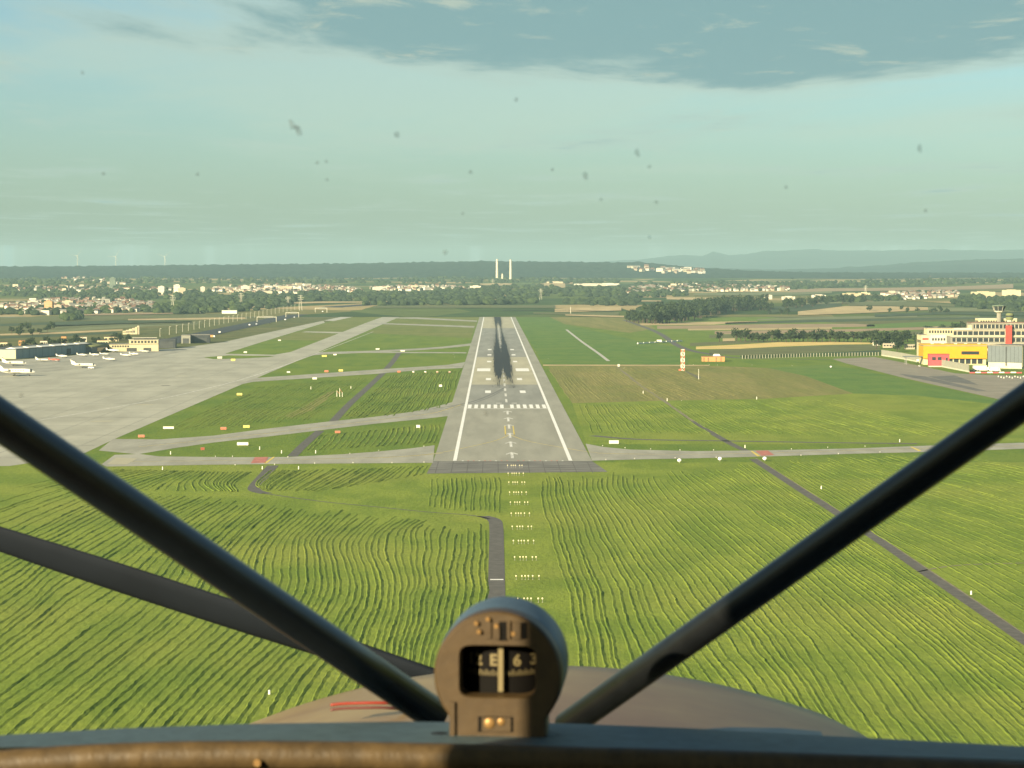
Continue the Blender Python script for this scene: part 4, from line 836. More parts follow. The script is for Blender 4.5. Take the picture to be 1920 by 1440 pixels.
vehicle(1836, 666, 4.6, 1.9, 1.6, 'car_dark', 'dark car in front of the yellow building bays', 'car')
vehicle(1724, 688, 1.6, 1.4, 1.3, 'car_white', 'tiny white cart on the grass below the panel wall', 'car')
for i in range(9):
    px = 1823 + i * 11; p = G(px, 700 - (i % 2) * .5); o = thing('road_barrier', ['red', 'white'][i % 2] + ' barrier block, number %s in the row before the grey hall' % ['one', 'two', 'three', 'four', 'five', 'six', 'seven', 'eight', 'nine'][i], 'barrier', (p.x, p.y, .05), 0, 'red and white barrier blocks')
    MB().loft([[(x, y, z) for y, z in ((-.4, 0), (-.35, .25), (-.12, .9), (.12, .9), (.35, .25), (.4, 0))] for x in (-1.9, 1.9)], 'signwhite' if i % 2 else 'pinkclad').build('block', o)
for i in range(10):
    p = G(1872 + i * 5.2, 707 + (i % 3) * 1.2); tag(MB().loft([[(math.cos(a) * r, math.sin(a) * r, z) for a in [k * PI / 3 for k in range(6)]] for r, z in ((.6, 0), (.55, .15), (.3, .2), (.22, .9), (.1, 1.0))], 'signwhite').build('traffic_cone'), 'small white cone on the tarmac before the grey hall', 'cone', 'cones before the grey hall').location = (p.x, p.y, .06)
# orange hut with canopy, white barrier
p = G(1317, 678); o = thing('orange_hut', 'low orange hut with dark doors beside the perimeter road', 'hut', (p.x, p.y, 0)); s = scale_at(p)
MB().box((21 * s, 4, 2.0), (42 * s, 8, 4.0), 'orange').build('wall', o); MB().box((21 * s, 4, 4.15), (43 * s, 8.6, .3), 'tile').build('roof', o)
for x in (1, 9, 24, 33): MB().box((x * s + .8, -.05, 1.8), (.6, .16, 3.2), 'tile').build('door', o)
MB().box((28 * s, 6, 5.1), (14 * s, 3, 1.6), 'signwhite', top=.7).build('roof_tent', o)
o0 = G(1195, 645); o = thing('white_barrier', 'long white barrier ending at the grey perimeter road', 'barrier', o0); q = G(1279, 640) - o0
for i in range(8): c = q * ((i + .5) / 8); MB().box((c.x, c.y, .7), (q.length / 8 - .3, 1.2, 1.4), 'signwhite', math.atan2(q.y, q.x), top=.8).build('section', o)
MB().box((q.x * .48, q.y * .48, 1.9), (5, 2.5, 2.2), 'signwhite').build('cabin', o)
for i, (px, py) in enumerate(((1123, 591), (1132, 590.5), (1141, 590), (1150, 589), (1159, 588), (1167, 587))):
    p = G(px, py); tag(MB().box((0, 0, 1.2), (6, 3, 2.4), 'signwhite', .5, top=.5).build('glider_trailer'), 'pale trailer in the row left of the dark wood', 'trailer', 'trailers by the wood').location = (p.x, p.y, 0)
p = G(926, 583); o = thing('localizer_hut', 'pale arch antenna structure at the far end of the runway', 'antenna', (p.x, p.y, 0)); MB().box((0, 0, 1.6), (10, 3, 3.2), 'barrier').build('hut', o); MB().box((-1, 0, 5), (1.0, 1, 9), 'offwhite').build('mast', o); MB().box((1.8, 0, 9.6), (6, 1, 1.2), 'offwhite').build('arch', o); MB().box((4.2, 0, 6.6), (1, 1, 5), 'offwhite').build('mast', o)
p = G(1070, 592); o = thing('tall_pole', 'single tall pale pole in the far meadow right of the runway end', 'pole', (p.x, p.y, 0)); MB().tube((0, 0, 0), (0, 0, 13.5), .5, .35, 'offwhite').build('shaft', o); MB().box((0, 0, 13.6), (1.6, .4, .4), 'offwhite').build('head', o)
p = G(1097, 591.5); o = thing('equipment_cabin', 'small white cabin right of the tall pole', 'cabin', (p.x, p.y, 0)); MB().box((0, 0, 1.6), (4.4, 3, 3.2), 'signwhite').build('wall', o); MB().box((0, 0, 3.3), (4.8, 3.4, .3), 'barrier').build('roof', o)
p = GT(430, 588); o = thing('white_hall', 'long white low hall beyond the motorway', 'hall', p); MB().box((0, 6, 2.6), (25, 12, 5.2), 'signwhite').build('wall', o); MB().box((0, 6, 5.35), (25.6, 12.6, .35), 'barrier').build('roof', o)

# ------------------------------------------------------------------ parked aircraft
def jet(label, px, py, Lm, hdg=0.0, m='planewhite', group='jets parked on the apron'):
    p = G(px, py); o = thing('business_jet', label, 'aircraft', (p.x, p.y, .08), hdg, group); k = Lm / 18.0
    def ring(x, r, zc, n=12): return [(x * k, math.cos(a) * r * k, (zc + math.sin(a) * r) * k) for a in [j * 2 * PI / n for j in range(n)]]
    MB().loft([ring(9.0, .05, 1.75), ring(8.6, .35, 1.8), ring(7.6, .75, 2.0), ring(6.2, 1.05, 2.2), ring(4, 1.15, 2.25), ring(-3, 1.15, 2.25), ring(-6, .85, 2.5), ring(-8, .35, 2.85), ring(-8.9, .08, 3.0)], m).build('fuselage', o, True)
    for s in (-1, 1):
        MB().loft([[(2.0 * k, s * .9 * k, 1.45 * k), (-2.0 * k, s * .9 * k, 1.45 * k), (-2.0 * k, s * .9 * k, 1.72 * k), (2.0 * k, s * .9 * k, 1.75 * k)], [(-2.2 * k, s * 8.4 * k, 1.95 * k), (-3.3 * k, s * 8.4 * k, 1.95 * k), (-3.3 * k, s * 8.4 * k, 2.03 * k), (-2.2 * k, s * 8.4 * k, 2.05 * k)]], m).build('wing', o)
        e = MB().loft([[(x * k, (s * 1.75 + math.cos(a) * r) * k, (2.75 + math.sin(a) * r) * k) for a in [j * PI / 4 for j in range(8)]] for x, r in ((-2.9, .50), (-3.4, .6), (-5.2, .5), (-6.0, .28))], m).build('engine', o, True)
        MB().loft([[(-2.93 * k, (s * 1.75 + math.cos(a) * r) * k, (2.75 + math.sin(a) * r) * k) for a in [j * PI / 4 for j in range(8)]] for r in (.42, .02)], 'roofdark').build('intake', e)
        MB().loft([[(-8.0 * k, s * .1 * k, 6.0 * k), (-9.4 * k, s * .1 * k, 6.0 * k), (-9.4 * k, s * .1 * k, 6.12 * k), (-8.0 * k, s * .1 * k, 6.14 * k)], [(-9.0 * k, s * 3.4 * k, 6.05 * k), (-9.8 * k, s * 3.4 * k, 6.05 * k), (-9.8 * k, s * 3.4 * k, 6.1 * k), (-9.0 * k, s * 3.4 * k, 6.12 * k)]], m).build('tailplane', o)
        for j in range(5): MB().box(((3.6 - j * 1.2) * k, s * 1.1 * k, 2.6 * k), (.5 * k, .14 * k, .36 * k), 'glass').build('window', o)
    MB().loft([[(-5.2 * k, -.14 * k, 3.0 * k), (-8.6 * k, -.14 * k, 3.0 * k), (-8.6 * k, .14 * k, 3.0 * k), (-5.2 * k, .14 * k, 3.0 * k)], [(-8.0 * k, -.08 * k, 6.05 * k), (-9.5 * k, -.08 * k, 6.05 * k), (-9.5 * k, .08 * k, 6.05 * k), (-8.0 * k, .08 * k, 6.05 * k)]], m).build('fin', o)
    MB().loft([ring(7.5, .80, 2.12), ring(6.6, 1.02, 2.27)][0:2], 'glass').build('cockpit_window', o).scale = (1, 1, 1)
    for x, y in ((6.2, 0), (-.8, 1.4), (-.8, -1.4)):
        g_ = MB().tube((x * k, y * k, .35 * k), (x * k, y * k, 1.3 * k), .09 * k, .09 * k, 'post').build('landing_gear', o); MB().tube((x * k, (y - .15) * k, .33 * k), (x * k, (y + .15) * k, .33 * k), .33 * k, .33 * k, 'rubber').build('tyre', g_)
    return o
jet('large white jet at the lower left edge of the photo', 30, 705, 27, .02)
jet('white jet right behind the large one at the left edge', 27, 686, 19, .03)
jet('white jet with high tail standing alone on the dark apron', 157, 690, 19, .02)
jet('small white jet in front of the hangar wall', 80, 678, 11.5, .02)
p = G(171, 690.5); vehicle(171, 691.5, 4.4, 2.0, 1.9, 'car_white', 'white car in front of the nose of the lone jet')
def prop(label, px, py, Lm, hdg, m='planewhite'):
    p = G(px, py); o = thing('light_aircraft', label, 'aircraft', (p.x, p.y, .07), hdg, 'small propeller aircraft on the apron'); k = Lm / 8.0
    def ring(x, r, zc, n=10): return [(x * k, math.cos(a) * r * .85 * k, (zc + math.sin(a) * r) * k) for a in [j * 2 * PI / n for j in range(n)]]
    MB().loft([ring(3.6, .2, 1.2), ring(3.3, .45, 1.2), ring(1.8, .6, 1.3), ring(.2, .75, 1.5), ring(-1.2, .6, 1.45), ring(-4.2, .15, 1.5)], m).build('fuselage', o, True)
    for s in (-1, 1):
        MB().box((.6 * k, s * 2.7 * k, 1.0 * k), (1.4 * k, 4.6 * k, .16 * k), 'planewhite').build('wing', o); MB().box((-3.9 * k, s * .8 * k, 1.55 * k), (.8 * k, 1.5 * k, .08 * k), m).build('tailplane', o)
    MB().loft([[(-3.3 * k, -.05 * k, 1.6 * k), (-4.4 * k, -.05 * k, 1.6 * k), (-4.4 * k, .05 * k, 1.6 * k), (-3.3 * k, .05 * k, 1.6 * k)], [(-4.0 * k, -.04 * k, 2.8 * k), (-4.7 * k, -.04 * k, 2.8 * k), (-4.7 * k, .04 * k, 2.8 * k), (-4.0 * k, .04 * k, 2.8 * k)]], m).build('fin', o)
    MB().box((.4 * k, 0, 1.95 * k), (1.7 * k, .9 * k, .45 * k), 'glass', top=.7).build('canopy', o); MB().box((3.7 * k, 0, 1.2 * k), (.06 * k, .12 * k, 1.9 * k), 'rubber').build('propeller', o)
    for x, y in ((2.6, 0), (.2, 1.1), (.2, -1.1)): MB().tube((x * k, y * k - .08, .25), (x * k, y * k + .08, .25), .25, .25, 'rubber').build('wheel', o)
for lab, px, py, L, hd, m in (('white propeller aircraft right of the lone jet', 206, 677, 10, 0, 'planewhite'), ('red and white propeller aircraft in front of the hangar', 103, 678, 9, .3, 'planered'), ('white propeller aircraft left of the hangar door', 117, 671, 9.5, 0, 'planewhite'),
                              ('white propeller aircraft just right of the hangar door', 155, 668.5, 9, .2, 'planewhite'), ('second white propeller aircraft right of the hangar door', 178, 668, 8.5, -.2, 'planewhite'), ('white propeller aircraft below the rounded hangar', 197, 666.5, 8.5, .4, 'planewhite'),
                              ('white propeller aircraft below the terminal doors', 237, 669, 9, .1, 'planewhite'), ('white propeller aircraft right below the terminal', 252, 666.5, 8.5, -.2, 'planewhite'), ('small white propeller aircraft at the dark apron end', 272, 661.5, 8.5, .3, 'planewhite'), ('white twin aircraft in front of the terminal left wing', 213, 661, 12, 0, 'planewhite')): prop(lab, px, py, L, hd, m)

# ------------------------------------------------------------------ motorway traffic, gantries and lamps
cars = [(412, 625, 'car_white', 'white car at the near end of the motorway'), (468, 611, 'car_white', 'white car on the motorway before the first gantry'), (481, 609.5, 'car_silver', 'silver car close behind the white one on the motorway'), (535, 601, 'car_white', 'white car beyond the first gantry'), (552, 596.5, 'car_silver', 'silver car under the second gantry'), (605, 585.5, 'car_white', 'white car near the third gantry'), (506, 607, 'car_dark', 'dark car between the white ones on the motorway')]
for px, py, m, lab in cars: vehicle(px, py, 5.5, 2.2, 2.0, m, lab, 'car', PI / 2 + .02, .4, 'cars on the motorway', True)
for i, (px, py, wpx) in enumerate(((500, 604, 36), (548, 595, 24), (602, 586, 22))):
    p = GT(px, py); s = scale_at(p); wd = wpx * s; o = thing('gantry', ['nearest sign gantry across the dark motorway', 'middle sign gantry across the dark motorway', 'farthest sign gantry across the dark motorway'][i], 'gantry', (p.x, p.y, p.z), 0, 'motorway gantries')
    for sx in (-.5, .5): MB().box((sx * wd, 0, 3.6), (.7, .7, 7.2), 'barrier').build('post', o)
    MB().box((0, 0, 7.4), (wd + .8, .8, .9), 'barrier').build('beam', o); MB().box((wd * .1, -.6, 7.5), (wd * .5, .3, 2.4), 'fencegrey').build('sign_board', o)
LAMPN = 'first second third fourth fifth sixth seventh eighth ninth tenth eleventh twelfth thirteenth fourteenth fifteenth sixteenth seventeenth eighteenth nineteenth twentieth twenty-first twenty-second twenty-third twenty-fourth twenty-fifth twenty-sixth twenty-seventh twenty-eighth twenty-ninth thirtieth'.split()
lp = MB().tube((0, 0, 0), (0, 0, 9.5), .26, .2, 'barrier', 6).box((.8, 0, 9.5), (1.9, .35, .25), 'barrier').mesh('street_lamp')
for k in range(30):
    f = k / 29; px = 300 + 260 * f ** .8; py = 632 - 52 * f ** .75
    p = GT(px, py); tag(link('street_lamp', lp, None, p), LAMPN[k] + ' pale lamp post from the near end of the row by the motorway', 'street lamp', 'lamp posts beside the motorway')

# ------------------------------------------------------------------ trees
def leaf_crown(r, seed, n=260, sq=1.0):
    g_ = random.Random(seed); q = MB(); cl = [(g_.uniform(-.55, .55) * r, g_.uniform(-.55, .55) * r, g_.uniform(-.45, .6) * r * sq, g_.uniform(.35, .6) * r) for _ in range(9)]
    for i in range(n):
        c = cl[i % 9]; u = Vector((g_.gauss(0, 1), g_.gauss(0, 1), g_.gauss(0, 1))).normalized(); rr = c[3] * (g_.random() ** .33)
        p = Vector(c[:3]) + u * rr; nrm = (u + Vector((g_.uniform(-.6, .6), g_.uniform(-.6, .6), g_.uniform(-.3, .7)))).normalized(); a = nrm.orthogonal().normalized(); b = nrm.cross(a); s = r * g_.uniform(.09, .17)
        q.add([p + a * s, p + b * s * .8, p - a * s, p - b * s * .8], [(0, 1, 2, 3)], 'leaf2' if (i % 9) % 3 == 0 else 'leaf')
    for c in cl[:5]:
        v, f = ico(c[3] * .62, g_); q.add([Vector(c[:3]) + x for x in v], f, 'leaf')
    return q.mesh('crown')
def ico(r, g_, sub=1):
    bm = bmesh.new(); bmesh.ops.create_icosphere(bm, subdivisions=sub, radius=r)
    v = [x.co * g_.uniform(.8, 1.15) for x in bm.verts]; f = [tuple(x.index for x in fc.verts) for fc in bm.faces]; bm.free(); return v, f
crowns = [leaf_crown(1.0, 40 + i) for i in range(7)]
trunk_me = MB().tube((0, 0, 0), (0, 0, .9), .075, .04, 'bark', 6).tube((0, 0, .5), (.25, .1, .95), .035, .015, 'bark', 5).tube((0, 0, .55), (-.2, -.15, 1.0), .03, .015, 'bark', 5).mesh('trunk')
ONES = 'first second third fourth fifth sixth seventh eighth ninth tenth eleventh twelfth thirteenth fourteenth fifteenth sixteenth seventeenth eighteenth nineteenth twentieth'.split()
def nth(k): return ONES[k] if k < 20 else ('twenty-' if k < 30 else 'thirty-' if k < 40 else 'forty-') + ONES[k % 10] if k % 10 != 9 else {29: 'thirtieth', 39: 'fortieth', 49: 'fiftieth', 9: 'tenth', 19: 'twentieth'}[k]
def tree(p, h, label, group, wide=1.0):
    o = thing('tree', label, 'tree', (p.x, p.y, p.z), rnd.uniform(0, 6), group)
    c = link('crown', rnd.choice(crowns), o, (0, 0, h * .58)); c.scale = (h * .42 * wide, h * .42 * wide, h * .45)
    t = link('trunk', trunk_me, o); t.scale = (h * .6, h * .6, h * .6); return o
def inpoly(x, y, P):
    r = False; j = len(P) - 1
    for i in range(len(P)):
        if (P[i][1] > y) != (P[j][1] > y) and x < (P[j][0] - P[i][0]) * (y - P[i][1]) / (P[j][1] - P[i][1]) + P[i][0]: r = not r
        j = i
    return r
def sample(P, n):
    xs = [p[0] for p in P]; ys = [p[1] for p in P]; out = []
    while len(out) < n:
        x, y = rnd.uniform(min(xs), max(xs)), rnd.uniform(min(ys), max(ys))
        if inpoly(x, y, P): out.append((x, y))
    return out
for px, py in sample([(1168, 606), (1190, 597), (1240, 590), (1300, 583), (1360, 577), (1400, 574), (1450, 572), (1400, 581), (1350, 590), (1300, 602), (1240, 608)], 200):
    tree(GT(px, py), rnd.uniform(17, 26) * (1 if px > 1200 else .7), 'tall dark broadleaf tree in the wood right of the runway', 'trees of the dark wood', rnd.uniform(.85, 1.15))
hedge_k = 0
for px, py in sorted(sample([(1370, 583), (1420, 580), (1500, 573), (1600, 566), (1660, 562), (1640, 566), (1560, 572), (1440, 583)], 44)):
    hedge_k = hedge_k + 1; tree(GT(px, py), rnd.uniform(13, 20), nth(hedge_k - 1) + ' dark tree from the left in the hedge running right from the wood', 'trees of the long hedge', 1.2)
tl = [(1349, 641, 11), (1381, 640, 15), (1389, 640, 13)] + [(1398 + i * 8.4 + rnd.uniform(-2, 2), 641 + rnd.uniform(-1, 1), rnd.uniform(8, 15)) for i in range(36)]
for i, (px, py, h) in enumerate(tl): tree(G(px, py), h, 'lone dark tree left of the tree row beyond the golden field' if i == 0 else nth(i - 1) + ' dark tree from the left in the row beyond the golden field', 'tree row beyond the golden field', rnd.uniform(.9, 1.4))
for px, py in sample([(1630, 655), (1640, 645), (1700, 640), (1725, 644), (1728, 662), (1700, 664), (1660, 658)], 14): tree(G(px, py), rnd.uniform(9, 16), 'dark tree in the group left of the cream building', 'trees left of the cream building', 1.1)
for px, py in ((1441, 589), (1465, 589.5), (1476, 590), (1630, 584), (1667, 588), (1690, 582), (1700, 588), (1720, 585), (1745, 588), (1752, 586), (1763, 586), (1775, 588)): tree(GT(px, py), rnd.uniform(8, 13), 'single dark tree standing in the fields beyond the wood' if px < 1500 else 'scattered tree in the striped fields on the right', 'scattered field trees', 1.3)
for px, py in sample([(0, 660), (30, 648), (90, 645), (180, 640), (250, 634), (260, 640), (120, 652), (40, 660)], 46): tree(G(px, py), rnd.uniform(5, 9), 'small tree behind the long hangar', 'trees behind the hangar', 1.2)
for px, py in sample([(1735, 622), (1790, 616), (1815, 622), (1790, 634), (1740, 634)], 10): tree(G(px, py), rnd.uniform(8, 13), 'tree behind the cream stepped building', 'trees behind the cream building', 1.2)
for px, py in sample([(0, 630), (60, 615), (100, 618), (80, 632)], 10): tree(G(px, py), rnd.uniform(7, 11), 'tree on the field edge at the far left', 'trees at the far left', 1.2)
# far woods that read as one mass
def wood(label, regs, h0, h1, seed, m='leaf'):
    g_ = random.Random(seed); q = MB()
    shapes = [ico(1.0, g_) for _ in range(10)]
    for P, n in regs:
        for px, py in sample(P, int(n * 1.25)):
            p = GT(px, py); r = g_.uniform(h0, h1); v, f = g_.choice(shapes); a = g_.uniform(0, 6); ca, sa = math.cos(a), math.sin(a); wq = g_.uniform(1.0, 1.8)
            q.add([(p.x + (x.x * ca - x.y * sa) * r * wq, p.y + (x.x * sa + x.y * ca) * r, p.z + r * .7 + x.z * r * 1.05) for x in v], f, 'leaf2' if g_.random() < .3 else 'leaf')
    o = q.build('far_wood'); return tag(o, label, 'wood', kind='stuff')
wood('dark belts of trees between the towns and the runway end', [([(400, 586), (400, 556), (470, 552), (550, 556), (560, 572), (480, 584)], 150), ([(540, 566), (560, 551), (700, 549), (800, 552), (880, 550), (940, 548), (940, 562), (800, 564), (680, 566)], 330), ([(800, 549), (900, 537), (1050, 540), (1060, 556), (960, 563), (880, 562)], 230), ([(650, 573), (760, 569), (935, 568), (1000, 566), (1020, 569), (935, 572), (760, 573)], 110), ([(1060, 540), (1160, 541), (1280, 549), (1290, 556), (1180, 560), (1060, 556)], 170)], 3.5, 7.5, 1)
wood('dark woodland patches round the houses of the left town', [([(0, 556), (0, 538), (120, 536), (300, 542), (420, 550), (420, 570), (300, 560), (120, 562)], 330), ([(230, 585), (300, 574), (400, 572), (410, 588), (330, 590)], 90), ([(120, 598), (150, 596), (150, 600), (120, 602)], 14), ([(0, 585), (60, 582), (200, 583), (240, 588), (100, 592), (0, 592)], 60)], 3.5, 7, 2)
wood('dark woods behind the town at the right', [([(1160, 541), (1300, 546), (1480, 545), (1560, 540), (1560, 532), (1400, 530), (1200, 532)], 260), ([(1500, 568), (1560, 562), (1660, 561), (1700, 558), (1690, 564), (1600, 568)], 80), ([(1560, 540), (1700, 536), (1920, 531), (1920, 524), (1700, 526), (1500, 530)], 200), ([(1780, 568), (1830, 556), (1920, 562), (1920, 586), (1850, 582), (1800, 575)], 150), ([(1060, 569), (1160, 565), (1220, 567), (1180, 574), (1090, 573)], 60), ([(1180, 586), (1230, 578), (1300, 574), (1330, 578), (1260, 588)], 60)], 3.5, 7, 3)
wood('broad wooded slope at the foot of the long ridge', [([(0, 534), (0, 524), (300, 522), (600, 523), (900, 522), (1160, 524), (1160, 534), (900, 532), (600, 532), (300, 532)], 420)], 4, 8, 4)

# ------------------------------------------------------------------ towns
def house_mesh(wm, rm, wd, dp, ht, rh):
    q = MB().box((0, 0, ht / 2), (wd, dp, ht), wm)
    a, b = wd / 2 + .5, dp / 2 + .5
    q.add([(-a, -b, ht - .2), (a, -b, ht - .2), (a, b, ht - .2), (-a, b, ht - .2), (-a, 0, ht + rh), (a, 0, ht + rh)], [(0, 1, 5, 4), (2, 3, 4, 5), (3, 0, 4), (1, 2, 5), (3, 2, 1, 0)], rm)
    q.box((wd * .2, dp * .12, ht + rh * .9), (.9, .9, 1.6), rm)
    for i in (-1, 0, 1): q.box((wd * .28 * i, -dp / 2 - .03, ht * .55), (wd * .11, .1, ht * .28), 'glass')
    return q.mesh('house')
hm_ = [house_mesh(w_, r_, a, b, c, d) for w_, r_, a, b, c, d in (('wall1', 'tile', 11, 10, 6.5, 4.5), ('wall1', 'tile', 14, 10, 7, 4), ('wall2', 'tile', 12, 10, 6.5, 4.5), ('wall1', 'roofdark', 13, 11, 7, 4), ('wall2', 'roofgrey', 18, 12, 8, 2.5), ('wall3', 'tile', 12, 10, 6.5, 4.5), ('wall1', 'roofgrey', 24, 12, 9, 2.0))]
flat_m = []
for wm, a, b, c in (('wall1', 26, 13, 13), ('wall2', 22, 13, 16), ('wall1', 40, 18, 8), ('wall2', 34, 16, 10)):
    q = MB().box((0, 0, c / 2), (a, b, c), wm).box((0, 0, c + .3), (a + .4, b + .4, .6), 'roofgrey')
    for r in range(int(c / 3.3)): q.box((0, -b / 2 - .03, r * 3.3 + 2), (a * .9, .1, 1.1), 'wall3')
    flat_m.append(q.mesh('apartment_block'))
towns = [('white house of the left town below the wooded ridge', 'houses of the left town', [(20, 541), (150, 538), (280, 540), (350, 544), (300, 548), (120, 548), (20, 546)], 22, 6),
         ('house in the lower left town above the striped fields', 'houses of the lower left town', [(0, 584), (0, 572), (120, 562), (230, 562), (290, 568), (285, 584), (180, 588), (60, 592)], 75, 8),
         ('house on the slope of the left wooded ridge', 'houses on the left ridge slope', [(105, 523), (150, 520), (200, 524), (200, 529), (150, 528), (230, 534), (260, 535)], 14, 0),
         ('house of the town below the middle of the ridge', 'houses of the middle town', [(400, 541), (440, 536), (560, 536), (670, 540), (680, 548), (620, 552), (470, 550), (400, 548)], 62, 12),
         ('house of the scattered village left of the chimneys', 'houses left of the chimneys', [(690, 541), (780, 536), (880, 540), (900, 544), (800, 546), (700, 546)], 20, 9),
         ('house of the town right of the chimneys', 'houses of the right town', [(1180, 541), (1240, 535), (1400, 536), (1480, 540), (1480, 545), (1380, 547), (1240, 548), (1180, 552)], 78, 14),
         ('house of the village behind the fields on the right', 'houses of the far right village', [(1650, 552), (1740, 548), (1800, 549), (1790, 558), (1740, 560), (1690, 563)], 34, 2),
         ('house at the far right edge below the hills', 'houses at the far right edge', [(1740, 515), (1920, 514), (1920, 521), (1740, 521)], 18, 4)]
for lab, grp, P, n, nf in towns:
    for i, (px, py) in enumerate(sample(P, n + nf)):
        p = GT(px, py); me = rnd.choice(hm_) if i < n else rnd.choice(flat_m)
        o = tag(link('house' if i < n else 'apartment_block', me, None, (p.x, p.y, p.z - .3)), lab if i < n else lab.replace('house', 'flat-roofed block', 1), 'house' if i < n else 'block', grp if i < n else grp.replace('houses', 'blocks', 1)); o.rotation_euler.z = rnd.uniform(-.7, .7)
        k = rnd.uniform(.5, .78) * (1.0 if py > 545 else 1.12); o.scale = (k, k, k)
# the many houses too small to tell apart
qh = MB(); gh = random.Random(77)
for lab, grp, P, n, nf in towns:
    for px, py in sample(P, int((n + nf) * 3.4)):
        p = GT(px, py); a = gh.uniform(-.7, .7); wd, dp, ht = gh.uniform(5, 10), gh.uniform(5, 8), gh.uniform(3.5, 6); wm = gh.choice(('wall1', 'wall1', 'wall1', 'wall2', 'wall3'))
        qh.box((p.x, p.y, p.z + ht / 2 - .3), (wd, dp, ht), wm, a); c_, s_ = math.cos(a), math.sin(a)
        qh.add([(p.x + x * c_ - y * s_, p.y + x * s_ + y * c_, p.z + z) for x, y, z in ((-wd / 2, -dp / 2, ht - .3), (wd / 2, -dp / 2, ht - .3), (wd / 2, dp / 2, ht - .3), (-wd / 2, dp / 2, ht - .3), (-wd / 2, 0, ht + 2.6), (wd / 2, 0, ht + 2.6))], [(0, 1, 5, 4), (2, 3, 4, 5), (3, 0, 4), (1, 2, 5)], 'tile' if gh.random() < .45 else 'roofgrey')
tag(qh.build('far_houses'), 'crowd of tiny far houses filling the towns below the ridge', 'houses', kind='stuff')
wood('trees standing between the houses of the far towns', [(P, int((n + nf) * .7)) for _, _, P, n, nf in towns], 3, 5.5, 9)
# hillside town (its own ground is the wooded hill)
hillobj = [o for o in bpy.data.objects if o.name == 'wooded_hills'][0]
def on_hill(px, py):
    d = ray(px, py); ok, loc, nn, idx = hillobj.ray_cast(Vector((0, 0, H)), d); return loc if ok else None
for px, py in sample([(1165, 502), (1200, 502), (1250, 505), (1320, 508), (1322, 513), (1250, 513), (1200, 509)], 40):
    p = on_hill(px, py)
    if p is None: continue
    o = tag(link('house', rnd.choice(hm_), None, p), 'pale house of the hillside town right of the chimneys', 'house', 'houses of the hillside town'); o.rotation_euler.z = rnd.uniform(-.8, .8); k = rnd.uniform(1.0, 1.7); o.scale = (k, k, k)
def tower_block(px, py, wpx, hpx, m, label, cat='tower block', rows=6):
    p = GT(px, py); s = scale_at(p); o = thing('tower_block', label, cat, p, rnd.uniform(-.2, .2)); wd, ht = wpx * s, hpx * s
    MB().box((0, 0, ht / 2), (wd, wd * .8, ht), m).build('wall', o); MB().box((0, 0, ht + .4), (wd * .5, wd * .4, .8 + ht * .05), m).build('roof_house', o)
    for r in range(rows): MB().box((0, -wd * .4 - .05, ht * (r + .6) / rows), (wd * .86, .12, ht * .38 / rows), 'wall3' if m != 'greentower' else 'roofdark').build('window', o)
tower_block(212, 541, 11, 20, 'greentower', 'tall green-grey tower block in the left town', rows=9); tower_block(303, 552, 11, 15, 'wall1', 'pale tower block right of the green-grey tower'); tower_block(333, 550, 12, 16, 'wall1', 'white apartment tower of the left town'); tower_block(341, 551, 14, 11, 'wall2', 'lower apartment block beside the white tower'); tower_block(380, 549, 8, 11, 'wall1', 'small white tower right of the apartment towers')
tower_block(92, 585, 15, 20, 'orange', 'orange apartment block in the lower left town'); tower_block(110, 586, 14, 14, 'wall3', 'grey-brown block beside the orange apartment block'); tower_block(62, 573, 18, 9, 'wall1', 'long white apartment block left of the orange block'); tower_block(128, 574, 20, 10, 'wall2', 'cream apartment block right above the orange block'); tower_block(460, 546, 16, 10, 'wall1', 'large white block in the middle town'); tower_block(535, 546, 26, 9, 'wall2', 'long cream school block in the middle town')
tower_block(712, 545, 26, 7, 'wall1', 'long white hall left of the chimneys'); tower_block(892, 544, 20, 8, 'wall1', 'pale square building left below the chimneys'); tower_block(1108, 536, 60, 4, 'wall1', 'very long white hall right below the chimneys'); tower_block(1140, 535, 40, 3.5, 'signwhite', 'bright white hall right of the long hall'); tower_block(1040, 531, 30, 3, 'wall2', 'long low hall directly right of the chimneys')
tower_block(1595, 562, 26, 12, 'cream', 'large cream factory building beyond the wood hedge'); tower_block(1620, 560, 22, 11, 'cream', 'second cream factory building beside the first'); tower_block(1575, 564, 24, 6, 'wall1', 'low white factory wing left of the cream factory'); tower_block(1535, 562, 22, 9, 'wall1', 'white buildings left end of the factory row'); tower_block(1440, 561, 14, 8, 'wall1', 'white block above the dark wood edge'); tower_block(1478, 562, 22, 6, 'wall1', 'low white hall above the dark wood edge')
tower_block(1843, 557, 38, 10, 'cream', 'long cream block among trees at the right edge'); tower_block(1896, 555, 34, 11, 'cream', 'second long cream block at the right edge'); tower_block(1880, 561, 80, 4, 'wall2', 'low wide base building under the cream blocks', rows=1)
# chimneys of the power station
for px, y0, y1, wpx, lab in ((932, 486.5, 526, 4.6, 'tall pale power station chimney, the left one'), (957.5, 487.5, 526, 4.4, 'tall pale power station chimney, the right one'), (942, 514, 526, 3.6, 'short pale stack between the two tall chimneys')):
    p = GT(px, y1); s = scale_at(p); hh = (y1 - y0) * s; o = thing('chimney', lab, 'chimney', p, 0, 'power station chimneys')
    MB().tube((0, 0, -3), (0, 0, hh), wpx * s * .55, wpx * s * .44, 'offwhite', 14).build('shaft', o, False); MB().tube((0, 0, hh), (0, 0, hh + 1.5), wpx * s * .47, wpx * s * .47, 'barrier', 14).build('rim', o)
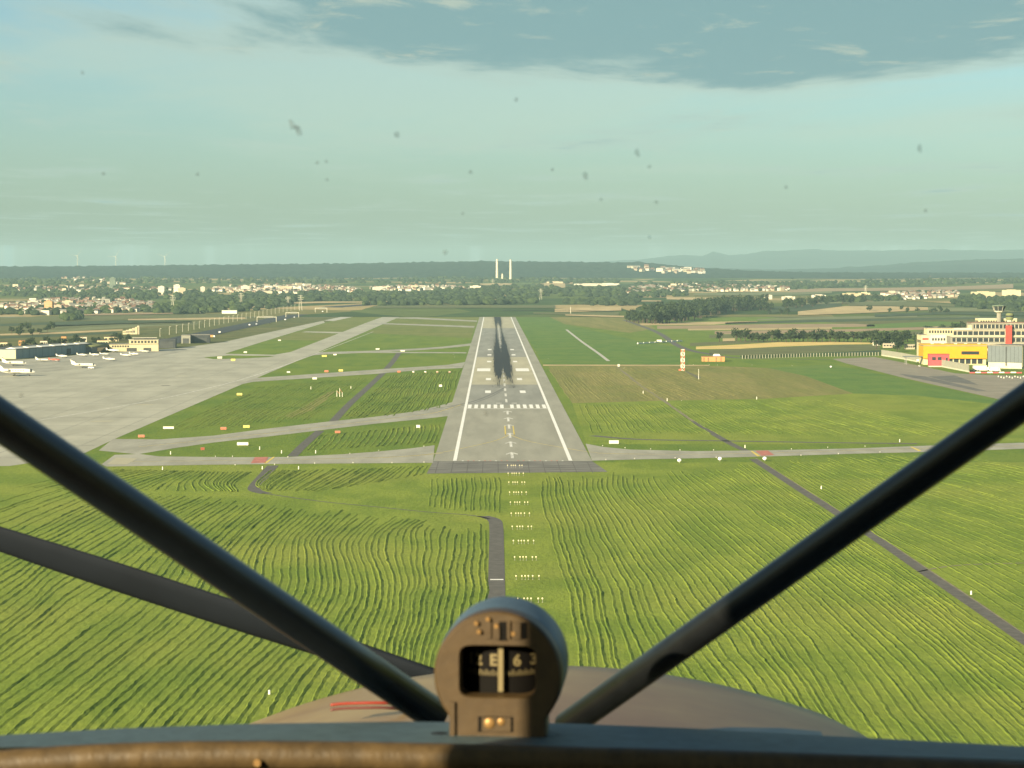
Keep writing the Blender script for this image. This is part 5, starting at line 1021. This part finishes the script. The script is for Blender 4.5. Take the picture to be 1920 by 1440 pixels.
# wind turbines on the ridge
for px, y0, lab in ((145, 479.5, 'pale wind turbine on the ridge, leftmost of three'), (217, 481, 'pale wind turbine on the ridge, middle of three'), (309, 481, 'pale wind turbine on the ridge, rightmost of three')):
    d = 12700; q = at(px, y0, d); o = thing('wind_turbine', lab, 'wind turbine', (q.x, d, 50), 0, 'wind turbines on the ridge'); hh = q.z - 50
    MB().tube((0, 0, 0), (0, 0, hh), 1.9, 1.1, 'barrier', 8).build('tower', o); MB().box((0, 0, hh), (5, 12, 5), 'signwhite').build('nacelle', o)
    a0 = rnd.uniform(0, 2)
    for k in range(3): a = a0 + k * 2 * PI / 3; MB().tube((0, -7, hh), (math.sin(a) * 48, -7, hh + math.cos(a) * 48), 0.8, .25, 'barrier', 5).build('blade', o)
# power pylons
for px, y0, y1, lab in ((324, 553, 584, 'lattice pylon in the left woods'), (452, 549, 575, 'lattice pylon behind the lamp row'), (564, 553, 582, 'pale lattice pylon beside the motorway'), (1014, 541, 562, 'thin lattice pylon right of the runway end'), (540, 556, 572, 'small lattice pylon in the middle woods'), (1623, 535, 553, 'thin lattice pylon beyond the cream factory'), (924, 523, 541, 'thin lattice pylon left below the chimneys')):
    p = GT(px, y1); s = scale_at(p); hh = (y1 - y0) * s; o = thing('power_pylon', lab, 'pylon', p, 0, 'power pylons')
    for a, b in ((-1, -1), (1, -1), (1, 1), (-1, 1)): MB().tube((a * 2.2, b * 2.2, 0), (a * .4, b * .4, hh), .32, .22, 'barrier', 5).build('leg', o)
    for z, wd in ((.7, 9), (.82, 11), (.94, 7)): MB().box((0, 0, hh * z), (wd, .5, .5), 'barrier').build('crossarm', o)

# ------------------------------------------------------------------ the aircraft we sit in: its own frame, x right, y forward, z up
AYAW = R(4.0)
AC = Matrix.Translation((0, 0, H)) @ Matrix.Rotation(-AYAW, 4, 'Z')
ACI = AC.inverted()
def loc(px, py, dist): return ACI @ at(px, py, dist)
M['tubeblack'] = mat('black_tube_paint', (0.006, 0.007, 0.008), 0.34, 0.15, 60, spec=0.5)
M['shield'] = mat('sky_sheen_vinyl', (0.062, 0.098, 0.108), 0.62, 0.18, 90, bump=.25, spec=0.35)  # blue base colour carries the sky's sheen on black vinyl
M['leather'] = mat('brown_leather_roll', (0.050, 0.033, 0.014), 0.55, col2=(0.082, 0.053, 0.021), scale=70, bump=.35, spec=0.35, stretch=(1, 1, .5))
M['paneldark'] = mat('black_panel', (0.008, 0.008, 0.009), 0.7, 0.2, 40)
M['cabin'] = mat('cabin_lining', (0.10, 0.095, 0.085), 0.9, 0.1, 20)
M['cowl'] = mat('cowl_paint_reflection', (0.16, 0.088, 0.042), 0.45, col2=(0.28, 0.20, 0.085), scale=2.6, spec=0.3)  # olive tone stands in for grass reflected in the red-brown paint
M['louvre_lit'] = mat('lit_louvre_red', (0.20, 0.030, 0.018), 0.4, 0.1, 10, coat=.4)
M['louvre_shaded'] = mat('shaded_louvre_red', (0.10, 0.035, 0.03), 0.35, 0.1, 10, coat=.3)
M['blade'] = mat('propeller_black', (0.010, 0.013, 0.018), 0.75, 0.1, 12, spec=.1)
M['compass'] = mat('compass_paint', (0.052, 0.032, 0.012), 0.5, 0.10, 120, spec=0.4, bump=.1)
M['compassb'] = mat('compass_body_paint', (0.050, 0.082, 0.115), 0.5, 0.1, 80, spec=0.45)
M['card'] = mat('compass_card', (0.005, 0.0045, 0.004), 0.8, spec=.1)
M['ivory'] = mat('ivory_paint', (0.17, 0.135, 0.064), 0.6, .05, 100)
M['brass'] = mat('brass', (0.24, 0.14, 0.05), 0.45, 0.1, 60, metal=.4)
m_ = bpy.data.materials.new('clear_acrylic'); m_.use_nodes = True; t_ = m_.node_tree; t_.nodes.clear()
b_ = N(t_, 'ShaderNodeBsdfTransparent'); b_.inputs[0].default_value = (.985, .985, .985, 1); o_ = N(t_, 'ShaderNodeOutputMaterial'); t_.links.new(b_.outputs[0], o_.inputs[0]); M['acrylic'] = m_
plane_ = thing('light_aircraft', 'cockpit and nose of the small aircraft we look out of', 'aircraft'); plane_.matrix_world = AC
def tube_path(pts, r, n=12, sub=8):
    P = [Vector(p) for p in pts]; Q = [P[0]]
    for i in range(len(P) - 1):
        a, b, c, d = P[max(i - 1, 0)], P[i], P[i + 1], P[min(i + 2, len(P) - 1)]
        for k in range(1, sub + 1):
            t = k / sub; Q.append(.5 * ((2 * b) + (c - a) * t + (2 * a - 5 * b + 4 * c - d) * t * t + (3 * b - 3 * c + d - a) * t ** 3))
    rings = []
    for i, q in enumerate(Q):
        t = (Q[min(i + 1, len(Q) - 1)] - Q[max(i - 1, 0)]).normalized(); u = t.cross(Vector((0, 0, 1))).normalized(); v = u.cross(t)
        rings.append([q + (u * math.cos(k * 2 * PI / n) + v * math.sin(k * 2 * PI / n)) * r for k in range(n)])
    return rings
def tub(name, pts, r, m, n=20, sub=3, parent=plane_): return MB().loft(tube_path(pts, r, n, sub), m).build(name, parent, True)
tub('brace_tube', [loc(-420, 510, 1.15), loc(0, 788, 1.27), loc(815, 1340, 1.56)], .0117, 'tubeblack')
rt = tub('brace_tube', [loc(2330, 480, 1.22), loc(1920, 755, 1.36), loc(1062, 1362, 1.66)], .0106, 'tubeblack')
# glare shield: a padded, gently domed deck
rows = []
farz = [(-260, 1425), (0, 1391), (200, 1374), (450, 1361), (760, 1355), (1050, 1358), (1300, 1369), (1600, 1389), (1920, 1409), (2180, 1440)]
for f in range(9):
    t = f / 8; r = []
    for i in range(61):
        px = -260 + 2440 * i / 60; yf = float(np.interp(px, [a for a, _ in farz], [b for _, b in farz])); pf = loc(px, yf, 1.56)
        pn = loc(px, 1398 + ((px - 500) / 1000) ** 2 * 14, 1.30); q = pn.lerp(pf, t); q.z += .006 * math.sin(t * PI)
        if f == 8: q.z -= .012
        r.append(q)
    rows.append(r)
MB().loft([list(reversed(x)) for x in rows], 'shield', closed=False).build('glare_shield', plane_, True)
roll = [(-300, 1462), (0, 1434), (200, 1421), (420, 1416), (700, 1418), (950, 1424), (1300, 1432), (1700, 1446), (2200, 1470)]
tub('padded_roll', [loc(x, y, 1.295) for x, y in roll], .0085, 'leather', 16, 6)
lo = [loc(x, y + 14, 1.292) for x, y in roll]
MB().loft([[p for p in lo], [p + Vector((0, .01, -.28)) for p in lo]], 'paneldark', closed=False).build('instrument_panel', plane_)
MB().tube(loc(482, 1431, 1.283), loc(482, 1431, 1.287), .0022, .0022, 'brass', 10).build('panel_screw', plane_)
for px, py in ((823, 1384), (1045, 1389)): MB().loft([[loc(px, py, 1.36) + Vector((math.cos(a) * r, math.sin(a) * r, z)) for a in [k * PI / 6 for k in range(12)]] for r, z in ((.0075, -.006), (.0075, .001), (.005, .003), (.0005, .0035))], 'paneldark').build('mount_screw', plane_, True)
# cowling
cw = []
cxs = loc(1020, 1300, 2.3).x
for y, zt, hw in ((1.55, -.380, .43), (1.8, -.392, .425), (2.0, -.404, .415), (2.25, -.420, .40), (2.45, -.438, .38), (2.58, -.455, .35), (2.66, -.485, .31), (2.70, -.54, .25)):
    r = []
    for k in range(33):
        u = -1 + 2 * k / 32; x = hw * math.sin(u * PI / 2); drop = .56 * x * x + (.34 * max(0, abs(u) - .70) ** 1.6)
        r.append((cxs + x, y, zt - drop))
    cw.append(r)
cowl = MB().loft([list(reversed(x)) for x in cw], 'cowl', closed=False).build('cowling', plane_, True)
for y0_, m_q, rr_ in ((1319, 'louvre_lit', .0016), (1328, 'louvre_shaded', .0014)):  # the louvre's lit edge and shaded slot, coloured red and darker red
    MB().loft(tube_path([loc(620, y0_ + 3, 2.10), loc(650, y0_, 2.10), loc(725, y0_ - 1, 2.10), loc(760, y0_ + 4, 2.12)], rr_, 8, 4), m_q).build('cooling_louvre', cowl, True)
a = loc(1420, 1371, 1.72); MB().loft([[a + Vector((x, y, -.002 + .004 * (1 - abs(x) / .05))) for y in (-.012, .012)] for x in (-.05, -.02, .02, .05)], 'tubeblack', closed=False).build('cowl_seam', cowl)
# propeller at rest: one blade up to the left, the other down to the right behind the cowling
hub = loc(1010, 1338, 2.80); tipdir = (loc(-200, 946, 2.80) - hub).normalized(); side = tipdir.cross(Vector((0, 1, 0))).normalized()
pr = MB().tube(hub + Vector((0, -.06, 0)), hub + Vector((0, .10, 0)), .055, .05, 'blade', 16).build('propeller', plane_, True)
for s in (1, -1):
    rings = []
    for f in [k / 14 for k in range(15)]:
        rr = .04 + .92 * f; ch = .029 + .016 * math.sin(min(1, f * 1.25) * PI) if f < .93 else .029 - (f - .93) * .35; tw_ = R(48 - 30 * f); th = .018 * (1 - .75 * f) + .002
        c = hub + tipdir * rr * s; e = side * math.cos(tw_) * s + Vector((0, 1, 0)) * math.sin(tw_); nn = tipdir.cross(e).normalized()
        rings.append([c + e * (math.cos(k * PI / 6) * ch * .5) * 1.15 + nn * math.sin(k * PI / 6) * th * .5 for k in range(12)])
    MB().loft(rings, 'blade').build('blade', pr, True)
cc = loc(933, 1267, 1.35)                      # the compass stands on the aircraft's centre line
# windscreen of clear acrylic with dead insects on it
ws = []
for k in range(25):
    t = -1 + 2 * k / 24; ws.append([Vector((cc.x + .42 * math.sin(t * 1.25) / math.sin(1.25), yb - .16 * (1 - math.cos(t * 1.25)), z)) for yb, z in ((1.64, -.33), (1.46, 0.0), (1.30, .27))])
wsc = MB().loft(ws, 'acrylic', closed=False).build('windscreen', plane_, True)
M['bug'] = mat('insect_dirt', (0.05, 0.055, 0.05), 0.8)
bm_ = M['bug'].node_tree.nodes['Principled BSDF']; bm_.inputs['Alpha'].default_value = 0.28
dg_ = None
def on_screen(px, py):
    d = AC.to_3x3().inverted() @ ray(px, py)
    from mathutils.geometry import intersect_ray_tri
    me = wsc.data
    for f in me.polygons:
        v = [me.vertices[i].co for i in f.vertices]
        for tri in ((v[0], v[1], v[2]), (v[0], v[2], v[3])):
            h = intersect_ray_tri(*tri, d, Vector((0, 0, 0)))
            if h is not None and h.y > 0: return h
    return None
for px, py, s, el in ((548, 234, 4.5, 1), (560, 246, 4.5, 1), (745, 253, 4.2, .3), (835, 473, 4, 0), (556, 240, 4, .5), (595, 305, 2.6, 0), (612, 303, 2.4, 0), (371, 327, 2.6, 0), (155, 137, 2.6, 0), (882, 323, 3, 0), (1195, 287, 3.8, .8), (1098, 330, 4.4, .5), (1217, 313, 3, 0), (1724, 278, 4, .6), (1127, 374, 2.8, 0), (1231, 379, 2.8, 0), (868, 400, 2.5, 0), (195, 326, 2.4, 0), (614, 337, 2.2, 0), (1474, 351, 2.4, 0), (968, 187, 2.8, .3), (1036, 318, 2.5, 0), (41, 741, 3.2, 0), (912, 776, 3, .2), (1735, 395, 2.2, 0), (1218, 444, 2.6, 0)):
    h = on_screen(px, py)
    if h is None: continue
    r = s * 1.75 / F; rr = random.Random(int(px)); 
    ring = [h + Vector((math.cos(k * PI / 5) * r * rr.uniform(.6, 1.2) * (1 + .2 * el), -.0012, math.sin(k * PI / 5) * r * rr.uniform(.7, 1.3) * (1 + .6 * el) - math.cos(k * PI / 5) * r * .6 * el)) for k in range(10)]
    cen = h + Vector((0, -.0022, 0)); back = [v + Vector((0, .0010, 0)) for v in ring]
    MB().add([cen] + ring + back, [(0, 1 + (k + 1) % 10, 1 + k) for k in range(10)] + [(1 + k, 1 + (k + 1) % 10, 11 + (k + 1) % 10, 11 + k) for k in range(10)], 'bug').build('insect_speck', wsc, True)
# unseen cabin shell, shaped for the sun on the compass: roof, walls, window openings
WY0, WY1 = 0.686, 1.40  # rear window edge set for the shadow line across the compass face
def shell(name, boxes, m='cabin'):
    q = MB()
    for c, s in boxes: q.box(c, s, m)
    return q.build(name, plane_)
shell('cabin_roof', [((cc.x, .05, .345), (.90, 2.5, .03))]); shell('rear_wall', [((cc.x, -1.2, -.15), (.90, .03, 1.0))])
shell('cabin_floor', [((cc.x, .2, -.72), (.90, 2.9, .03))])
for sx in (-1, 1):
    x = cc.x + sx * .42
    shell('side_wall', [((x, -.05, -.50), (.02, 2.3, .46)), ((x, .1, .31), (.02, 2.5, .04)), ((x, -.75, .015), (.02, .9, .56)), ((x, WY0 - .26, .015), (.02, .52, .56))])
pilot_seat = MB().box((cc.x, .38, -.42), (.40, .09, .34), 'cabin').build('seat_back', plane_)

# ------------------------------------------------------------------ the compass on the glare shield
comp = thing('magnetic_compass', 'brown magnetic compass with dark window and cream numerals on the glare shield', 'compass'); comp.matrix_world = AC @ Matrix.Translation(cc) @ Matrix.Rotation(R(-1.2), 4, 'Z')
PXM = 1.35 / F
NA = 120
def outer(a, k=1.0):
    c, s = math.cos(a), math.sin(a); r = .0392
    if s < 0:
        hx, hz = .0298, .0405
        rb = min(hx / max(abs(c), 1e-6), hz / max(-s, 1e-6)); r = max(r, rb) if -s * rb > .018 else r
    return Vector((c * r * k, 0, s * r * k))
def inner(a, hx=.0237, hz=.0163, p=7.0, cz=.0024):
    c, s = math.cos(a), math.sin(a); r = (abs(c / hx) ** p + abs(s / hz) ** p) ** (-1 / p); return Vector((c * r, 0, s * r + cz))
AA = [k * 2 * PI / NA for k in range(NA)]
Yv = lambda d: Vector((0, d, 0))
bez = MB().loft([[outer(a) + Yv(.016) for a in AA], [outer(a) + Yv(.003) for a in AA], [outer(a, .985) + Yv(.001) for a in AA], [outer(a, .955) for a in AA], [inner(a) for a in AA], [inner(a, .0231, .0157) + Yv(.0012) for a in AA], [inner(a, .0225, .0152) + Yv(.012) for a in AA]], 'compass', cap=False).build('bezel', comp, True)
bez.data.polygons.foreach_set('use_smooth', [False] * len(bez.data.polygons))
body = MB().loft([[Vector((math.cos(a) * r, y, math.sin(a) * r)) for a in AA] for y, r in ((.014, .0385), (.018, .0398), (.060, .0398), (.068, .0385), (.073, .034), (.074, .001))], 'compassb', cap=False).build('body', comp, True)
MB().box((0, .034, -.034), (.056, .036, .014), 'compassb').build('pedestal', comp)
# card: a drum with numerals behind the window
cr = .0285; cyc = .0430
MB().loft([[Vector((math.cos(a) * r_, cyc + math.sin(a) * r_, z)) for a in AA] for r_, z in ((cr, -.018), (cr, .020))], 'card', cap=False).build('card', comp, True)
MB().loft([[Vector((x, .0125, z)) for x in (-.026, .026)] for z in (-.0178, -.0150)], 'card', closed=False).build('window_shade', comp)
def onto(x, z, off=.0006):
    a = max(-1, min(1, x / (cr + off))); return Vector((x, cyc - math.sqrt(max(0, 1 - a * a)) * (cr + off), z))
def numeral(ch, x, z, size, m='ivory'):
    cu = bpy.data.curves.new('numeral', 'FONT'); cu.body = ch; cu.size = size; cu.align_x = 'CENTER'; cu.align_y = 'CENTER'; cu.offset = size * .028; cu.resolution_u = 3
    ob = bpy.data.objects.new('numeral_src', cu); C.objects.link(ob); bpy.context.view_layer.update()
    me = bpy.data.meshes.new_from_object(ob.evaluated_get(bpy.context.evaluated_depsgraph_get())); bpy.data.objects.remove(ob)
    for v in me.vertices: v.co = onto(x + v.co.x, z + v.co.y)
    me.materials.clear(); me.materials.append(M[m]); return link('numeral', me, comp)
for ch, px, py in (('12', 884, 1246), ('E', 921, 1246), ('6', 966, 1247), ('3', 997, 1246)): numeral(ch, (px - 933) * PXM, (1267 - py) * PXM, .0098)
for k in range(-12, 13):
    an = k * R(4.2); x = math.sin(an) * cr; hgt = .0026 if k % 2 else .0036
    a0 = onto(x - 0.00034, (1267 - 1275) * PXM); a1 = onto(x + 0.00034, (1267 - 1275) * PXM)
    MB().add([a0, a1, a1 + Vector((0, 0, hgt)), a0 + Vector((0, 0, hgt))], [(0, 1, 2, 3)], 'ivory').build('tick', comp)
MB().box(((936 - 933) * PXM, .0105, .0034), (.0030, .0014, .0300), 'ivory').build('lubber_line', comp)
# compensator slots, their shade as flat dark plates, and screws above the window
def bb(name, px0, px1, py0, py1, d, m): 
    return MB().box((((px0 + px1) / 2 - 933) * PXM, -d / 2 if d > 0 else -.0003, (1267 - (py0 + py1) / 2) * PXM), ((px1 - px0) * PXM, abs(d) if d > 0 else .0006, (py1 - py0) * PXM), m).build(name, comp)
bb('slot_shade', 936, 951, 1164, 1200, -1, 'card'); bb('slot_shade', 978, 988, 1165, 1196, -1, 'card'); bb('rib', 925, 937, 1172, 1196, .0022, 'compass'); bb('rib', 951, 957, 1162, 1196, .0016, 'compass'); bb('rib', 911, 921, 1160, 1196, .0012, 'compass'); bb('rib', 962, 977, 1164, 1196, .0018, 'compass')
for px, py in ((893, 1167), (915, 1159), (931, 1172), (898, 1183), (963, 1186)):
    c = Vector(((px - 933) * PXM, 0, (1267 - py) * PXM)); MB().tube(c + Vector((0, .0002, 0)), c + Vector((0, -.0026, 0)), .0015, .0013, 'brass', 10).build('screw', comp)
bb('edge_strip', 842.5, 852, 1317, 1382, .0022, 'compass'); bb('recess_shade', 896, 962, 1345, 1374, -1, 'card'); bb('recess_plate', 903, 958, 1346, 1373, .0010, 'compass')  # the recess is a flat dark plate coloured as its inner shade
c = Vector(((918 - 933) * PXM, 0, (1267 - 1357) * PXM)); MB().loft([[c + Vector((math.cos(a) * r, y, math.sin(a) * r)) for a in [k * PI / 8 for k in range(16)]] for r, y in ((.0034, 0), (.0034, -.0014), (.0030, -.0019), (.0002, -.0020))], 'brass').build('adjuster_screw', comp, True)
c = Vector(((940 - 933) * PXM, 0, (1267 - 1354) * PXM)); MB().loft([[c + Vector((math.cos(a) * r, y, math.sin(a) * r)) for a in [k * PI / 8 for k in range(16)]] for r, y in ((.0024, 0), (.0024, -.0012), (.0020, -.0016), (.0002, -.0017))], 'brass').build('adjuster_screw', comp, True)
